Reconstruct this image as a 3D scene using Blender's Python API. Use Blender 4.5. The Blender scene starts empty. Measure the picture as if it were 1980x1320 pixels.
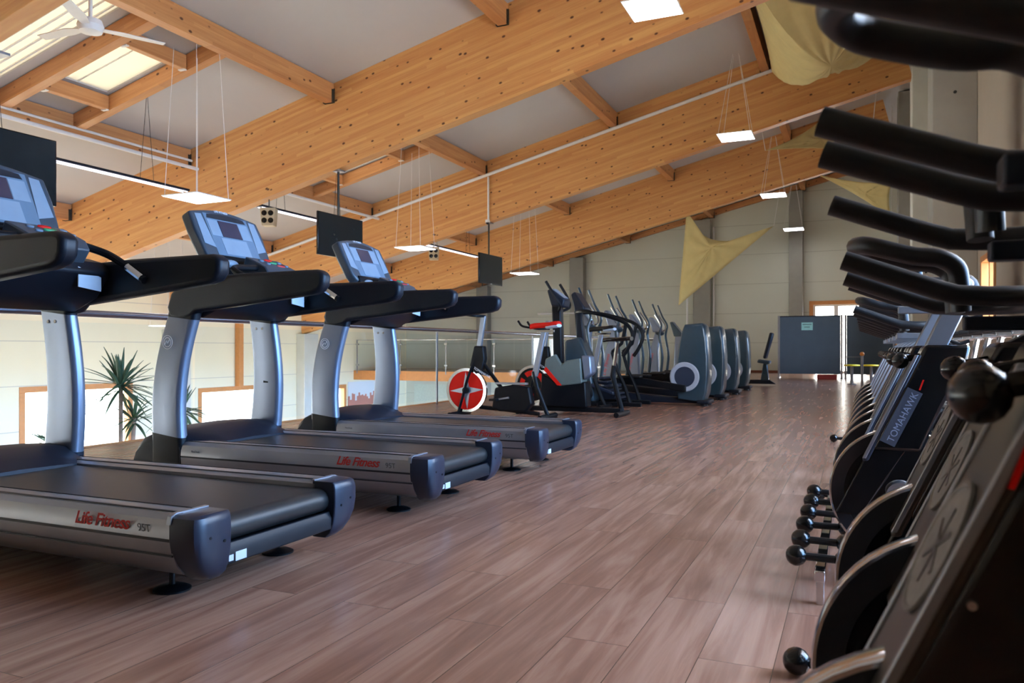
import bpy, bmesh, math, random
from mathutils import Vector, Matrix, Euler
R = math.radians
S = bpy.context.scene
COL = S.collection
rnd = random.Random(7)

# ------------------------------------------------------------------ camera
cam_d = bpy.data.cameras.new('camera'); cam = bpy.data.objects.new('camera', cam_d); COL.objects.link(cam)
cam_d.sensor_width = 22.3; cam_d.sensor_fit = 'HORIZONTAL'
cam_d.lens = 22.3*1500/1980
cam.location = (0, 0, .82); cam.rotation_euler = (R(90), 0, R(23.8))
cam_d.shift_y = 15/1980
cam_d.clip_start = .02; cam_d.clip_end = 200
cam_d.dof.use_dof = True; cam_d.dof.focus_distance = 3.6; cam_d.dof.aperture_fstop = 4.0
S.camera = cam

# ------------------------------------------------------------------ world and exposure
W = bpy.data.worlds.new('sky'); S.world = W; W.use_nodes = True
wn = W.node_tree.nodes; wl = W.node_tree.links
bg = wn['Background']; bg.inputs['Strength'].default_value = 9.0
tc = wn.new('ShaderNodeTexCoord'); sp = wn.new('ShaderNodeSeparateXYZ'); wl.new(tc.outputs['Generated'], sp.inputs[0])
cr = wn.new('ShaderNodeValToRGB'); mp = wn.new('ShaderNodeMapRange')
mp.inputs['From Min'].default_value = -1; mp.inputs['From Max'].default_value = 1
wl.new(sp.outputs['X'], mp.inputs['Value']); wl.new(mp.outputs['Result'], cr.inputs['Fac'])
cr.color_ramp.elements[0].color = (1.0, .95, .86, 1); cr.color_ramp.elements[1].color = (.22, .50, 1.0, 1)
k_ = cr.color_ramp.elements.new(.60); k_.color = (1.0, .96, .88, 1)
wl.new(cr.outputs['Color'], bg.inputs['Color'])
ms = wn.new('ShaderNodeMapRange'); ms.inputs['From Min'].default_value = 0; ms.inputs['From Max'].default_value = .8
ms.inputs['To Min'].default_value = 10.0; ms.inputs['To Max'].default_value = 17.0; ms.clamp = True
wl.new(sp.outputs['X'], ms.inputs['Value']); wl.new(ms.outputs['Result'], bg.inputs['Strength'])
S.view_settings.view_transform = 'Standard'; S.view_settings.look = 'None'
S.view_settings.gamma = 1; S.view_settings.use_curve_mapping = False
S.view_settings.exposure = 0.60

def portal(loc, size, normal):
    l = bpy.data.lights.new('window_daylight', 'AREA'); l.shape = 'RECTANGLE'; l.size, l.size_y = size
    l.cycles.is_portal = True
    o = bpy.data.objects.new('window_daylight', l); COL.objects.link(o); o.location = loc
    o.rotation_euler = Vector(normal).to_track_quat('-Z', 'Z' if abs(normal[2]) < .9 else 'Y').to_euler()
    return o

# ------------------------------------------------------------------ materials
def srgb(c):
    return tuple(((v/255)/12.92 if v/255 <= .04045 else ((v/255+.055)/1.055)**2.4) for v in c) + (1,)
_m = {}
def mat(name, rgb, rough=.5, metal=0, var=.06, scale=14, bump=0, coat=0, spec=None, emit=None, emitcol=None):
    if name in _m: return _m[name]
    m = bpy.data.materials.new(name); m.use_nodes = True; _m[name] = m
    n, l = m.node_tree.nodes, m.node_tree.links; p = n['Principled BSDF']
    c = srgb(rgb)
    t = n.new('ShaderNodeTexCoord'); ns = n.new('ShaderNodeTexNoise'); ns.inputs['Scale'].default_value = scale
    ns.inputs['Detail'].default_value = 3
    l.new(t.outputs['Object'], ns.inputs['Vector'])
    r = n.new('ShaderNodeValToRGB'); l.new(ns.outputs['Fac'], r.inputs['Fac'])
    r.color_ramp.elements[0].position = .3; r.color_ramp.elements[1].position = .7
    r.color_ramp.elements[0].color = tuple(v*(1-var) for v in c[:3])+(1,)
    r.color_ramp.elements[1].color = tuple(min(1, v*(1+var)) for v in c[:3])+(1,)
    l.new(r.outputs['Color'], p.inputs['Base Color'])
    p.inputs['Roughness'].default_value = rough; p.inputs['Metallic'].default_value = metal
    if spec is not None: p.inputs['Specular IOR Level'].default_value = spec
    if coat: p.inputs['Coat Weight'].default_value = coat; p.inputs['Coat Roughness'].default_value = .12
    if bump:
        b = n.new('ShaderNodeBump'); b.inputs['Strength'].default_value = bump; b.inputs['Distance'].default_value = .01
        l.new(ns.outputs['Fac'], b.inputs['Height']); l.new(b.outputs['Normal'], p.inputs['Normal'])
    if emit:
        p.inputs['Emission Color'].default_value = srgb(emitcol or (255, 255, 255)); p.inputs['Emission Strength'].default_value = emit
    return m

def wood_beam(name, c_light, c_dark, c_knot):
    m = bpy.data.materials.new(name); m.use_nodes = True; _m[name] = m
    n, l = m.node_tree.nodes, m.node_tree.links; p = n['Principled BSDF']
    t = n.new('ShaderNodeTexCoord'); s = n.new('ShaderNodeSeparateXYZ'); l.new(t.outputs['Object'], s.inputs[0])
    # laminations: each 4 cm board row has its own tone
    def math_(op, a, b=None):
        q = n.new('ShaderNodeMath'); q.operation = op
        for i, v in enumerate((a, b)):
            if v is None: continue
            if isinstance(v, (int, float)): q.inputs[i].default_value = v
            else: l.new(v, q.inputs[i])
        return q.outputs[0]
    row = math_('FLOOR', math_('MULTIPLY', s.outputs['Z'], 1/.045))
    seg = math_('FLOOR', math_('ADD', math_('MULTIPLY', s.outputs['X'], .35), math_('MULTIPLY', row, .37)))
    cb = n.new('ShaderNodeCombineXYZ'); l.new(row, cb.inputs[0]); l.new(seg, cb.inputs[1])
    wn_ = n.new('ShaderNodeTexWhiteNoise'); wn_.noise_dimensions = '2D'; l.new(cb.outputs[0], wn_.inputs['Vector'])
    mpg = n.new('ShaderNodeMapping'); mpg.inputs['Scale'].default_value = (1.1, 9, 26); l.new(t.outputs['Object'], mpg.inputs['Vector'])
    g = n.new('ShaderNodeTexNoise'); g.inputs['Scale'].default_value = 1.6; g.inputs['Detail'].default_value = 6; g.inputs['Distortion'].default_value = .6
    l.new(mpg.outputs[0], g.inputs['Vector'])
    fac = math_('ADD', math_('MULTIPLY', wn_.outputs['Value'], .38), math_('MULTIPLY', g.outputs['Fac'], .75))
    r = n.new('ShaderNodeValToRGB'); l.new(fac, r.inputs['Fac'])
    r.color_ramp.elements[0].position = .28; r.color_ramp.elements[1].position = .85
    r.color_ramp.elements[0].color = srgb(c_dark); r.color_ramp.elements[1].color = srgb(c_light)
    mk = n.new('ShaderNodeMapping'); mk.inputs['Scale'].default_value = (3.2, 3.2, 5.2); l.new(t.outputs['Object'], mk.inputs['Vector'])
    v = n.new('ShaderNodeTexVoronoi'); v.inputs['Scale'].default_value = 1.5; l.new(mk.outputs[0], v.inputs['Vector'])
    kr = n.new('ShaderNodeValToRGB'); l.new(v.outputs['Distance'], kr.inputs['Fac'])
    kr.color_ramp.elements[0].position = .10; kr.color_ramp.elements[0].color = (1, 1, 1, 1)
    kr.color_ramp.elements[1].position = .17; kr.color_ramp.elements[1].color = (0, 0, 0, 1)
    # only some of the cells carry a knot
    keep = math_('GREATER_THAN', 0, 0)
    sc = n.new('ShaderNodeSeparateColor'); l.new(v.outputs['Color'], sc.inputs[0])
    keep = math_('GREATER_THAN', sc.outputs[0], .2)
    kf = math_('MULTIPLY', kr.outputs['Color'], keep)
    mx = n.new('ShaderNodeMix'); mx.data_type = 'RGBA'; l.new(kf, mx.inputs['Factor'])
    l.new(r.outputs['Color'], mx.inputs['A']); mx.inputs['B'].default_value = srgb(c_knot)
    l.new(mx.outputs['Result'], p.inputs['Base Color'])
    p.inputs['Roughness'].default_value = .48
    return m

def floor_mat():
    m = bpy.data.materials.new('laminate_floor'); m.use_nodes = True; _m['floor'] = m
    n, l = m.node_tree.nodes, m.node_tree.links; p = n['Principled BSDF']
    t = n.new('ShaderNodeTexCoord'); s = n.new('ShaderNodeSeparateXYZ'); l.new(t.outputs['Object'], s.inputs[0])
    cb = n.new('ShaderNodeCombineXYZ'); l.new(s.outputs['Y'], cb.inputs[0]); l.new(s.outputs['X'], cb.inputs[1])
    b = n.new('ShaderNodeTexBrick'); l.new(cb.outputs[0], b.inputs['Vector'])
    b.inputs['Scale'].default_value = 1; b.inputs['Brick Width'].default_value = 1.28; b.inputs['Row Height'].default_value = .19
    b.inputs['Mortar Size'].default_value = .0012; b.inputs['Mortar Smooth'].default_value = .3
    b.offset = .37; b.inputs['Color1'].default_value = (0, 0, 0, 1); b.inputs['Color2'].default_value = (1, 1, 1, 1)
    b.inputs['Mortar'].default_value = (0, 0, 0, 1)
    mg = n.new('ShaderNodeMapping'); mg.inputs['Scale'].default_value = (14, 1.0, 1); l.new(t.outputs['Object'], mg.inputs['Vector'])
    # shift grain per plank
    ad = n.new('ShaderNodeVectorMath'); ad.operation = 'ADD'; l.new(mg.outputs[0], ad.inputs[0])
    sc = n.new('ShaderNodeVectorMath'); sc.operation = 'SCALE'; sc.inputs['Scale'].default_value = 7.3
    l.new(b.outputs['Color'], sc.inputs[0]); l.new(sc.outputs[0], ad.inputs[1])
    g = n.new('ShaderNodeTexNoise'); g.inputs['Scale'].default_value = 1.25; g.inputs['Detail'].default_value = 8
    g.inputs['Roughness'].default_value = .58; g.inputs['Distortion'].default_value = .6
    l.new(ad.outputs[0], g.inputs['Vector'])
    q = n.new('ShaderNodeMath'); q.operation = 'MULTIPLY_ADD'; l.new(b.outputs['Color'], q.inputs[0]); q.inputs[1].default_value = .11
    l.new(g.outputs['Fac'], q.inputs[2])
    r = n.new('ShaderNodeValToRGB'); l.new(q.outputs[0], r.inputs['Fac'])
    e = r.color_ramp.elements; e[0].position = .30; e[0].color = srgb((130, 93, 78)); e[1].position = .92; e[1].color = srgb((190, 150, 130))
    k = e.new(.50); k.color = srgb((148, 108, 90)); k = e.new(.66); k.color = srgb((168, 128, 108))
    mx = n.new('ShaderNodeMix'); mx.data_type = 'RGBA'; l.new(b.outputs['Fac'], mx.inputs['Factor'])
    l.new(r.outputs['Color'], mx.inputs['A']); mx.inputs['B'].default_value = srgb((70, 48, 40))
    l.new(mx.outputs['Result'], p.inputs['Base Color'])
    p.inputs['Roughness'].default_value = .27; p.inputs['Specular IOR Level'].default_value = .5
    mr = n.new('ShaderNodeMapRange'); l.new(g.outputs['Fac'], mr.inputs['Value']); mr.inputs['To Min'].default_value = .21; mr.inputs['To Max'].default_value = .27
    l.new(mr.outputs['Result'], p.inputs['Roughness'])
    bp = n.new('ShaderNodeBump'); bp.inputs['Strength'].default_value = .003; l.new(g.outputs['Fac'], bp.inputs['Height']); l.new(bp.outputs[0], p.inputs['Normal'])
    return m

def panel_wall(name, rgb, joint, pitch=1.04, off=0.0):
    """rendered wall of wide panels with thin horizontal joints"""
    m = bpy.data.materials.new(name); m.use_nodes = True; _m[name] = m
    n, l = m.node_tree.nodes, m.node_tree.links; p = n['Principled BSDF']
    t = n.new('ShaderNodeTexCoord'); s = n.new('ShaderNodeSeparateXYZ'); l.new(t.outputs['Object'], s.inputs[0])
    a = n.new('ShaderNodeMath'); a.operation = 'ADD'; l.new(s.outputs['Z'], a.inputs[0]); a.inputs[1].default_value = 40*pitch+off
    d = n.new('ShaderNodeMath'); d.operation = 'MODULO'; l.new(a.outputs[0], d.inputs[0]); d.inputs[1].default_value = pitch
    g = n.new('ShaderNodeMath'); g.operation = 'LESS_THAN'; l.new(d.outputs[0], g.inputs[0]); g.inputs[1].default_value = .018
    ns = n.new('ShaderNodeTexNoise'); ns.inputs['Scale'].default_value = .8; l.new(t.outputs['Object'], ns.inputs['Vector'])
    r = n.new('ShaderNodeValToRGB'); l.new(ns.outputs['Fac'], r.inputs['Fac'])
    c = srgb(rgb); r.color_ramp.elements[0].color = tuple(v*.94 for v in c[:3])+(1,); r.color_ramp.elements[1].color = tuple(min(1, v*1.04) for v in c[:3])+(1,)
    mx = n.new('ShaderNodeMix'); mx.data_type = 'RGBA'; l.new(g.outputs[0], mx.inputs['Factor']); l.new(r.outputs['Color'], mx.inputs['A'])
    mx.inputs['B'].default_value = srgb(joint); l.new(mx.outputs['Result'], p.inputs['Base Color']); p.inputs['Roughness'].default_value = .75
    return m

def glass(name, tint=(.93, .97, .96), refl=.09):
    m = bpy.data.materials.new(name); m.use_nodes = True; _m[name] = m
    n, l = m.node_tree.nodes, m.node_tree.links; n.remove(n['Principled BSDF'])
    tr = n.new('ShaderNodeBsdfTransparent'); tr.inputs[0].default_value = tint+(1,)
    gl = n.new('ShaderNodeBsdfGlossy'); gl.inputs['Roughness'].default_value = .02
    mx = n.new('ShaderNodeMixShader')
    lw = n.new('ShaderNodeLayerWeight'); lw.inputs['Blend'].default_value = .12
    ml = n.new('ShaderNodeMath'); ml.operation = 'MULTIPLY'; l.new(lw.outputs['Fresnel'], ml.inputs[0]); ml.inputs[1].default_value = refl*6
    l.new(ml.outputs[0], mx.inputs[0]); l.new(tr.outputs[0], mx.inputs[1]); l.new(gl.outputs[0], mx.inputs[2])
    l.new(mx.outputs[0], n['Material Output'].inputs[0])
    return m

def translucent(name, rgb):
    m = bpy.data.materials.new(name); m.use_nodes = True; _m[name] = m
    n, l = m.node_tree.nodes, m.node_tree.links; n.remove(n['Principled BSDF'])
    t = n.new('ShaderNodeBsdfTranslucent'); t.inputs[0].default_value = srgb(rgb)
    d = n.new('ShaderNodeBsdfDiffuse'); d.inputs[0].default_value = srgb(rgb)
    mx = n.new('ShaderNodeMixShader'); mx.inputs[0].default_value = .5
    l.new(t.outputs[0], mx.inputs[1]); l.new(d.outputs[0], mx.inputs[2]); l.new(mx.outputs[0], n['Material Output'].inputs[0])
    return m

M = dict(
    beam=wood_beam('glulam_spruce', (222, 168, 104), (202, 136, 80), (96, 54, 30)),
    purlin=wood_beam('purlin_spruce', (212, 156, 102), (184, 122, 74), (96, 54, 28)),
    floor=floor_mat(),
    frame=mat('orange_pine', (205, 140, 82), .5),
    ceil=mat('ceiling_board', (196, 193, 192), .85, var=.02, scale=1),
    cream=panel_wall('cream_wall', (236, 229, 200), (196, 192, 176), off=.04),
    far=panel_wall('grey_green_wall', (206, 209, 196), (176, 178, 165), 1.04),
    beige=mat('right_wall_plaster', (176, 166, 152), .8, var=.03, scale=2),
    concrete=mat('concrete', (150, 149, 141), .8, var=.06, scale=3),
    concrete_lit=mat('lit_concrete', (206, 208, 200), .8, var=.04, scale=3),  # the same concrete, lightened to paint in the light falling on it
    hallfloor=mat('hall_floor', (196, 180, 158), .5, var=.03, scale=1),
    white=mat('white_paint', (232, 232, 230), .5, var=.02),
    ground=mat('outside_ground', (225, 225, 220), .9, var=.03, scale=.3),
    hanger=mat('steel_hanger', (70, 70, 66), .5, .7),
    black=mat('black_plastic', (11, 13, 17), .45, spec=.2, var=.1),
    blackr=mat('black_rubber', (9, 11, 15), .45, var=.1),
    blackg=mat('black_gloss', (9, 10, 12), .22, coat=.15),
    arm=mat('arm_plastic', (17, 21, 29), .45, spec=.3, var=.05),
    navy=mat('cap_plastic', (32, 40, 56), .36, var=.06),
    hood=mat('hood_plastic', (22, 27, 38), .45, spec=.25, var=.05),
    silver=mat('silver_paint', (150, 157, 168), .34, .75, var=.04, scale=3),
    silverm=mat('silver_upright', (122, 130, 146), .32, .55, var=.03, scale=3),
    alu=mat('brushed_aluminium', (150, 152, 158), .40, .8, var=.05, scale=8),
    chrome=mat('chrome', (205, 208, 212), .12, 1, var=.02),
    ringgrey=mat('ring_grey', (48, 49, 54), .4, .3),
    steel=mat('rail_steel', (150, 154, 168), .22, .95, var=.03),
    belt=mat('running_belt', (34, 35, 36), .42, var=.12, scale=30),
    groove=mat('dark_groove', (24, 26, 34), .5),
    bezel=mat('console_bezel', (58, 66, 74), .4, var=.05),
    key_l=mat('console_keys_light', (132, 144, 156), .4, var=.05),
    key_d=mat('console_keys_dark', (98, 116, 132), .4, var=.05),
    lcd=mat('display_dark', (62, 54, 66), .2, var=.05),
    tv=mat('tv_screen', (30, 38, 40), .16, var=.25, scale=2.5),
    red=mat('red_paint', (214, 24, 10), .6, spec=.2, var=.05),
    redtxt=mat('red_print', (190, 40, 34), .5),
    grey_txt=mat('grey_print', (86, 88, 92), .5),
    whitetxt=mat('white_print', (225, 228, 232), .5),
    plaintxt=mat('dull_print', (150, 164, 190), .5),
    plategrey=mat('plate_grey', (66, 74, 88), .5),
    green=mat('green_key', (20, 140, 80), .4),
    label=mat('label_white', (196, 206, 216), .5, var=.04),
    teal=mat('teal_shell', (38, 60, 72), .30, var=.08, coat=.3),
    tealg=mat('grey_green_shell', (92, 102, 96), .5, var=.05),
    discgrey=mat('disc_grey', (158, 164, 176), .5, var=.04),
    discblue=mat('disc_navy', (30, 42, 62), .5, var=.04),
    bronze=mat('gunmetal_fascia', (72, 64, 58), .35, .4, var=.08),
    emblem=mat('emblem_grey', (128, 124, 120), .6, var=.14, scale=60),
    bluefas=mat('blue_grey_fascia', (38, 44, 58), .45, .1, var=.05),
    sail=mat('sailcloth', (218, 202, 142), .85, var=.04, scale=5, bump=.1),
    slate=mat('partition_felt', (72, 88, 104), .8, var=.06, scale=3),
    notice=mat('notice_paper', (150, 205, 205), .7),
    yellow=mat('yellow_seat', (222, 200, 40), .5),
    orange=mat('orange_ball', (222, 140, 50), .5),
    leaf=mat('yucca_leaf', (70, 98, 72), .5, var=.25),
    trunk=mat('plant_trunk', (120, 104, 92), .8, var=.2),
    pot=mat('grey_pot', (120, 120, 118), .6),
    speaker=mat('speaker_cabinet', (196, 176, 140), .55),
    led=mat('led_diffuser', (255, 255, 255), .5, emit=9, emitcol=(250, 248, 255)),
    tube=mat('light_tube', (255, 255, 255), .5, emit=2.2, emitcol=(240, 236, 255)),
    glass=glass('balustrade_glass', (.95, .98, 1.0), .015),
    pane=glass('window_glass', (.97, .98, .98), .05),
    poly=translucent('skylight_sheet', (192, 186, 172)),
    redbox=mat('dark_red', (130, 34, 28), .6),
    skirting=mat('skirting_wood', (120, 62, 40), .5),
)
def poster_mat():
    m = bpy.data.materials.new('poster_print'); m.use_nodes = True
    n, l = m.node_tree.nodes, m.node_tree.links; p = n['Principled BSDF']
    t = n.new('ShaderNodeTexCoord'); s = n.new('ShaderNodeSeparateXYZ'); l.new(t.outputs['Generated'], s.inputs[0])
    w = n.new('ShaderNodeTexWhiteNoise'); w.noise_dimensions = '1D'
    f = n.new('ShaderNodeMath'); f.operation = 'MULTIPLY'; l.new(s.outputs['Y'], f.inputs[0]); f.inputs[1].default_value = 22
    fl = n.new('ShaderNodeMath'); fl.operation = 'FLOOR'; l.new(f.outputs[0], fl.inputs[0]); l.new(fl.outputs[0], w.inputs['W'])
    h = n.new('ShaderNodeMath'); h.operation = 'MULTIPLY_ADD'; l.new(w.outputs['Value'], h.inputs[0]); h.inputs[1].default_value = .35; h.inputs[2].default_value = .22
    g = n.new('ShaderNodeMath'); g.operation = 'LESS_THAN'; l.new(s.outputs['Z'], g.inputs[0]); l.new(h.outputs[0], g.inputs[1])
    mx = n.new('ShaderNodeMix'); mx.data_type = 'RGBA'; l.new(g.outputs[0], mx.inputs['Factor'])
    mx.inputs['A'].default_value = srgb((214, 220, 226)); mx.inputs['B'].default_value = srgb((190, 128, 112))
    l.new(mx.outputs['Result'], p.inputs['Base Color']); p.inputs['Roughness'].default_value = .6
    return m
M['poster'] = poster_mat()

# ------------------------------------------------------------------ mesh building helpers
class MB:
    def __init__(s): s.v = []; s.f = []
    def add(s, vs, fs, mtx=None):
        b = len(s.v)
        s.v += [tuple(mtx @ Vector(q)) if mtx else tuple(q) for q in vs]; s.f += [tuple(i+b for i in f) for f in fs]
        return s
    def box(s, x0, x1, y0, y1, z0, z1, mtx=None):
        return s.add([(x0,y0,z0),(x1,y0,z0),(x1,y1,z0),(x0,y1,z0),(x0,y0,z1),(x1,y0,z1),(x1,y1,z1),(x0,y1,z1)],
                     [(0,3,2,1),(4,5,6,7),(0,1,5,4),(1,2,6,5),(2,3,7,6),(3,0,4,7)], mtx)
    def prism(s, poly, a0, a1, axis='y', mtx=None):
        """poly in the plane of the two other axes: y -> (x,z), x -> (y,z), z -> (x,y)"""
        k = len(poly)
        def P(p, a):
            return {'y': (p[0], a, p[1]), 'x': (a, p[0], p[1]), 'z': (p[0], p[1], a)}[axis]
        vs = [P(p, a0) for p in poly]+[P(p, a1) for p in poly]
        fs = [tuple(range(k)), tuple(range(2*k-1, k-1, -1))]+[(i, i+k, (i+1) % k+k, (i+1) % k) for i in range(k)]
        return s.add(vs, fs, mtx)
    def tube(s, pts, r, n=10, closed=False, mtx=None, flat=1.0):
        pts = [Vector(p) for p in pts]; k = len(pts)
        rs = r if isinstance(r, (list, tuple)) else [r]*k
        vs = []; up = None
        for i, p in enumerate(pts):
            if closed: d = (pts[(i+1) % k]-pts[i-1]).normalized()
            else: d = (pts[min(i+1, k-1)]-pts[max(i-1, 0)]).normalized()
            if up is None: up = Vector((0,0,1)) if abs(d.z) < .9 else Vector((1,0,0))
            a = d.cross(up).normalized(); up = a.cross(d).normalized()
            for j in range(n):
                t = 2*math.pi*j/n; vs.append(p+a*math.cos(t)*rs[i]+up*math.sin(t)*rs[i]*flat)
        fs = []
        for i in range(k if closed else k-1):
            for j in range(n):
                q = (i+1) % k
                fs.append((i*n+j, i*n+(j+1) % n, q*n+(j+1) % n, q*n+j))
        if not closed: fs += [tuple(range(n-1, -1, -1)), tuple((k-1)*n+j for j in range(n))]
        return s.add(vs, fs, mtx)
    def lathe(s, prof, n=28, mtx=None, closed=False):
        """prof of (radius, height) around local z"""
        vs = []; fs = []; k = len(prof)
        for (r, h) in prof:
            for j in range(n):
                t = 2*math.pi*j/n; vs.append((r*math.cos(t), r*math.sin(t), h))
        for i in range(k if closed else k-1):
            q = (i+1) % k
            for j in range(n): fs.append((i*n+j, i*n+(j+1) % n, q*n+(j+1) % n, q*n+j))
        if not closed: fs += [tuple(range(n-1, -1, -1)), tuple((k-1)*n+j for j in range(n))]
        return s.add(vs, fs, mtx)
    def ball(s, c, r, n=16, sc=(1,1,1)):
        prof = [(max(1e-4, r*math.sin(math.pi*i/(n//2))), -r*math.cos(math.pi*i/(n//2))) for i in range(n//2+1)]
        return s.lathe(prof, n, Matrix.Translation(c) @ Matrix.Diagonal(sc+(1,)))
    def loft(s, rings):
        n = len(rings[0]); vs = [p for r in rings for p in r]; fs = []
        for i in range(len(rings)-1):
            for j in range(n): fs.append((i*n+j, i*n+(j+1) % n, (i+1)*n+(j+1) % n, (i+1)*n+j))
        fs += [tuple(range(n-1, -1, -1)), tuple((len(rings)-1)*n+j for j in range(n))]
        return s.add(vs, fs)
    def build(s, name, m, parent=None, bevel=0, seg=2, smooth=35, loc=None, rot=None):
        me = bpy.data.meshes.new(name); me.from_pydata(s.v, [], s.f)
        b = bmesh.new(); b.from_mesh(me); bmesh.ops.recalc_face_normals(b, faces=b.faces[:]); b.to_mesh(me); b.free()
        me.materials.append(M[m] if isinstance(m, str) else m)
        if smooth: me.shade_smooth(); me.set_sharp_from_angle(angle=R(smooth))
        o = bpy.data.objects.new(name, me); COL.objects.link(o)
        if parent: o.parent = parent
        if loc: o.location = loc
        if rot: o.rotation_euler = rot
        if bevel:
            q = o.modifiers.new('bevel', 'BEVEL'); q.width = bevel; q.segments = seg; q.limit_method = 'ANGLE'; q.angle_limit = R(40)
            q.harden_normals = False
        return o
def bez(pts, n=8):
    """Catmull-Rom through the points"""
    P = [Vector(p) for p in pts]; P = [2*P[0]-P[1]]+P+[2*P[-1]-P[-2]]; out = []
    for i in range(1, len(P)-2):
        for k in range(n):
            t = k/n; a, b, c, d = P[i-1:i+3]
            out.append(.5*((2*b)+(c-a)*t+(2*a-5*b+4*c-d)*t*t+(3*b-a-3*c+d)*t**3))
    out.append(P[-2]); return out
def disc(prof, axis, c, n=28):
    """matrix that stands a lathe on another axis at c"""
    rot = {'y': Matrix.Rotation(R(90), 4, 'X'), 'x': Matrix.Rotation(R(90), 4, 'Y'), 'z': Matrix.Identity(4)}[axis]
    return Matrix.Translation(c) @ rot
def tag(o, label=None, cat=None, group=None, kind=None):
    if label: o['label'] = label
    if cat: o['category'] = cat
    if group: o['group'] = group
    if kind: o['kind'] = kind
    return o
def empty(name, loc=(0,0,0), rz=0, label=None, cat=None, group=None):
    o = bpy.data.objects.new(name, None); COL.objects.link(o); o.location = loc; o.rotation_euler = (0,0,rz); o.empty_display_size = .1
    return tag(o, label, cat, group)
def struct(o): o['kind'] = 'structure'; return o
def copy_tree(o, parent=None):
    c = o.copy(); COL.objects.link(c)
    if parent: c.parent = parent
    for ch in [q for q in bpy.data.objects if q.parent == o and q != c]: copy_tree(ch, c)
    return c
def text(name, body, size, m, parent, mtx, shear=0, ex=.0006, spacing=1, bold=0):
    cu = bpy.data.curves.new(name, 'FONT'); cu.body = body; cu.size = size; cu.shear = shear; cu.extrude = ex; cu.offset = bold
    cu.space_character = spacing; cu.align_x = 'LEFT'
    t = bpy.data.objects.new('t', cu); COL.objects.link(t)
    bpy.context.view_layer.update()
    me = bpy.data.meshes.new_from_object(t.evaluated_get(bpy.context.evaluated_depsgraph_get()))
    COL.objects.unlink(t); bpy.data.objects.remove(t)
    me.name = name; me.transform(mtx); me.materials.clear(); me.materials.append(M[m])
    o = bpy.data.objects.new(name, me); COL.objects.link(o)
    if parent: o.parent = parent
    return o
# text standing in the x-z plane, read from -y
XZ = Matrix.Rotation(R(90), 4, 'X')

# ------------------------------------------------------------------ roof geometry
SL = .24
def beam_bot(x): return 3.69+SL*(x+7.74)
def pur_bot(x): return 4.79+SL*(x+7.74)
def ceil_z(x): return 5.09+SL*(x+7.74)
XL, XR, YF, YB = -17.5, 1.75, 28.5, -6.0
BEAMS = [4.72, 10.38, 16.05, 21.72]
PURX = [-13.9, -10.82, -7.74, -4.67, -1.6]
PIT = math.atan(SL)

# ------------------------------------------------------------------ setting
def slab(name, m, *b, bevel=0): return struct(MB().box(*b).build(name, m, bevel=bevel, smooth=0))
slab('floor', 'floor', -5.85, 3.2, YB, YF+.1, -.05, 0)
slab('floor_gallery', 'floor', -17.5, -5.85, 24.75, YF+.1, -.05, 0)
slab('trim_1', 'frame', -5.90, -5.85, YB, 24.7, -.3, .01)
slab('trim_2', 'frame', -17.5, -5.9, 24.68, 24.75, -.34, .01)
slab('ceiling_below_gallery', 'white', -17.5, 3.2, 24.8, YF, -.34, -.2)
slab('floor_hall', 'hallfloor', XL, 3.2, YB, YF, -3.3, -3.2)
slab('ground', 'ground', -60, 40, -40, 70, -3.8, -3.45)

def wall_with_holes(name, m, axis, at, thick, a0, a1, z0, ztop, holes):
    """vertical wall in the plane axis=at, running a0..a1; ztop(a) top; rectangular holes (h0,h1,zb,zt)"""
    b = MB(); cuts = sorted({a0, a1, *[h[0] for h in holes], *[h[1] for h in holes]})
    for i in range(len(cuts)-1):
        p, q = cuts[i], cuts[i+1]; mid = (p+q)/2
        hs = sorted([h for h in holes if h[0] <= mid <= h[1]], key=lambda h: h[2])
        segs = []; zc = z0
        for h in hs: segs.append((zc, h[2])); zc = h[3]
        segs.append((zc, None))
        for (s0, s1) in segs:
            t0, t1 = (ztop(p), ztop(q)) if s1 is None else (s1, s1)
            if t0 <= s0 and t1 <= s0: continue
            poly = [(p, s0), (q, s0), (q, t1), (p, t0)]
            b.prism(poly, at, at+thick, 'x' if axis == 'x' else 'y')
    return struct(b.build(name, m, smooth=0))
winL = [(-3.0, 2.2, -3.0, -.05), (4.5, 9.8, -3.0, -.05), (11.7, 14.75, -3.0, -.05), (17.0, 20.3, -3.0, -.32), (22.3, 24.2, -3.0, -.5)]
wall_with_holes('wall_left', 'cream', 'x', XL-.3, .3, YB, YF, -3.3, lambda a: ceil_z(XL)+.05, winL)
doorF = (-1.28, 1.15, 0.0, 2.34)
wall_with_holes('wall_far', 'far', 'y', YF, .3, XL, 3.2, -3.3, lambda a: ceil_z(a)+.05, [doorF])
winR = [(2.2, 4.9, .3, 3.6), (5.2, 8.2, .3, 3.6), (12.2, 13.5, 1.05, 2.2), (18, 20.5, .95, 2.4)]
wall_with_holes('wall_right', 'beige', 'x', XR, .3, YB, YF, -.1, lambda a: ceil_z(XR)+.05, winR)
winB_fill = [(-16, -12.5, -3.0, .6)]  # unseen window behind the camera, added to throw light in
wall_with_holes('wall_back', 'beige', 'y', YB-.3, .3, XL, 3.2, -3.3, lambda a: ceil_z(a)+.05, winB_fill)

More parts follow.
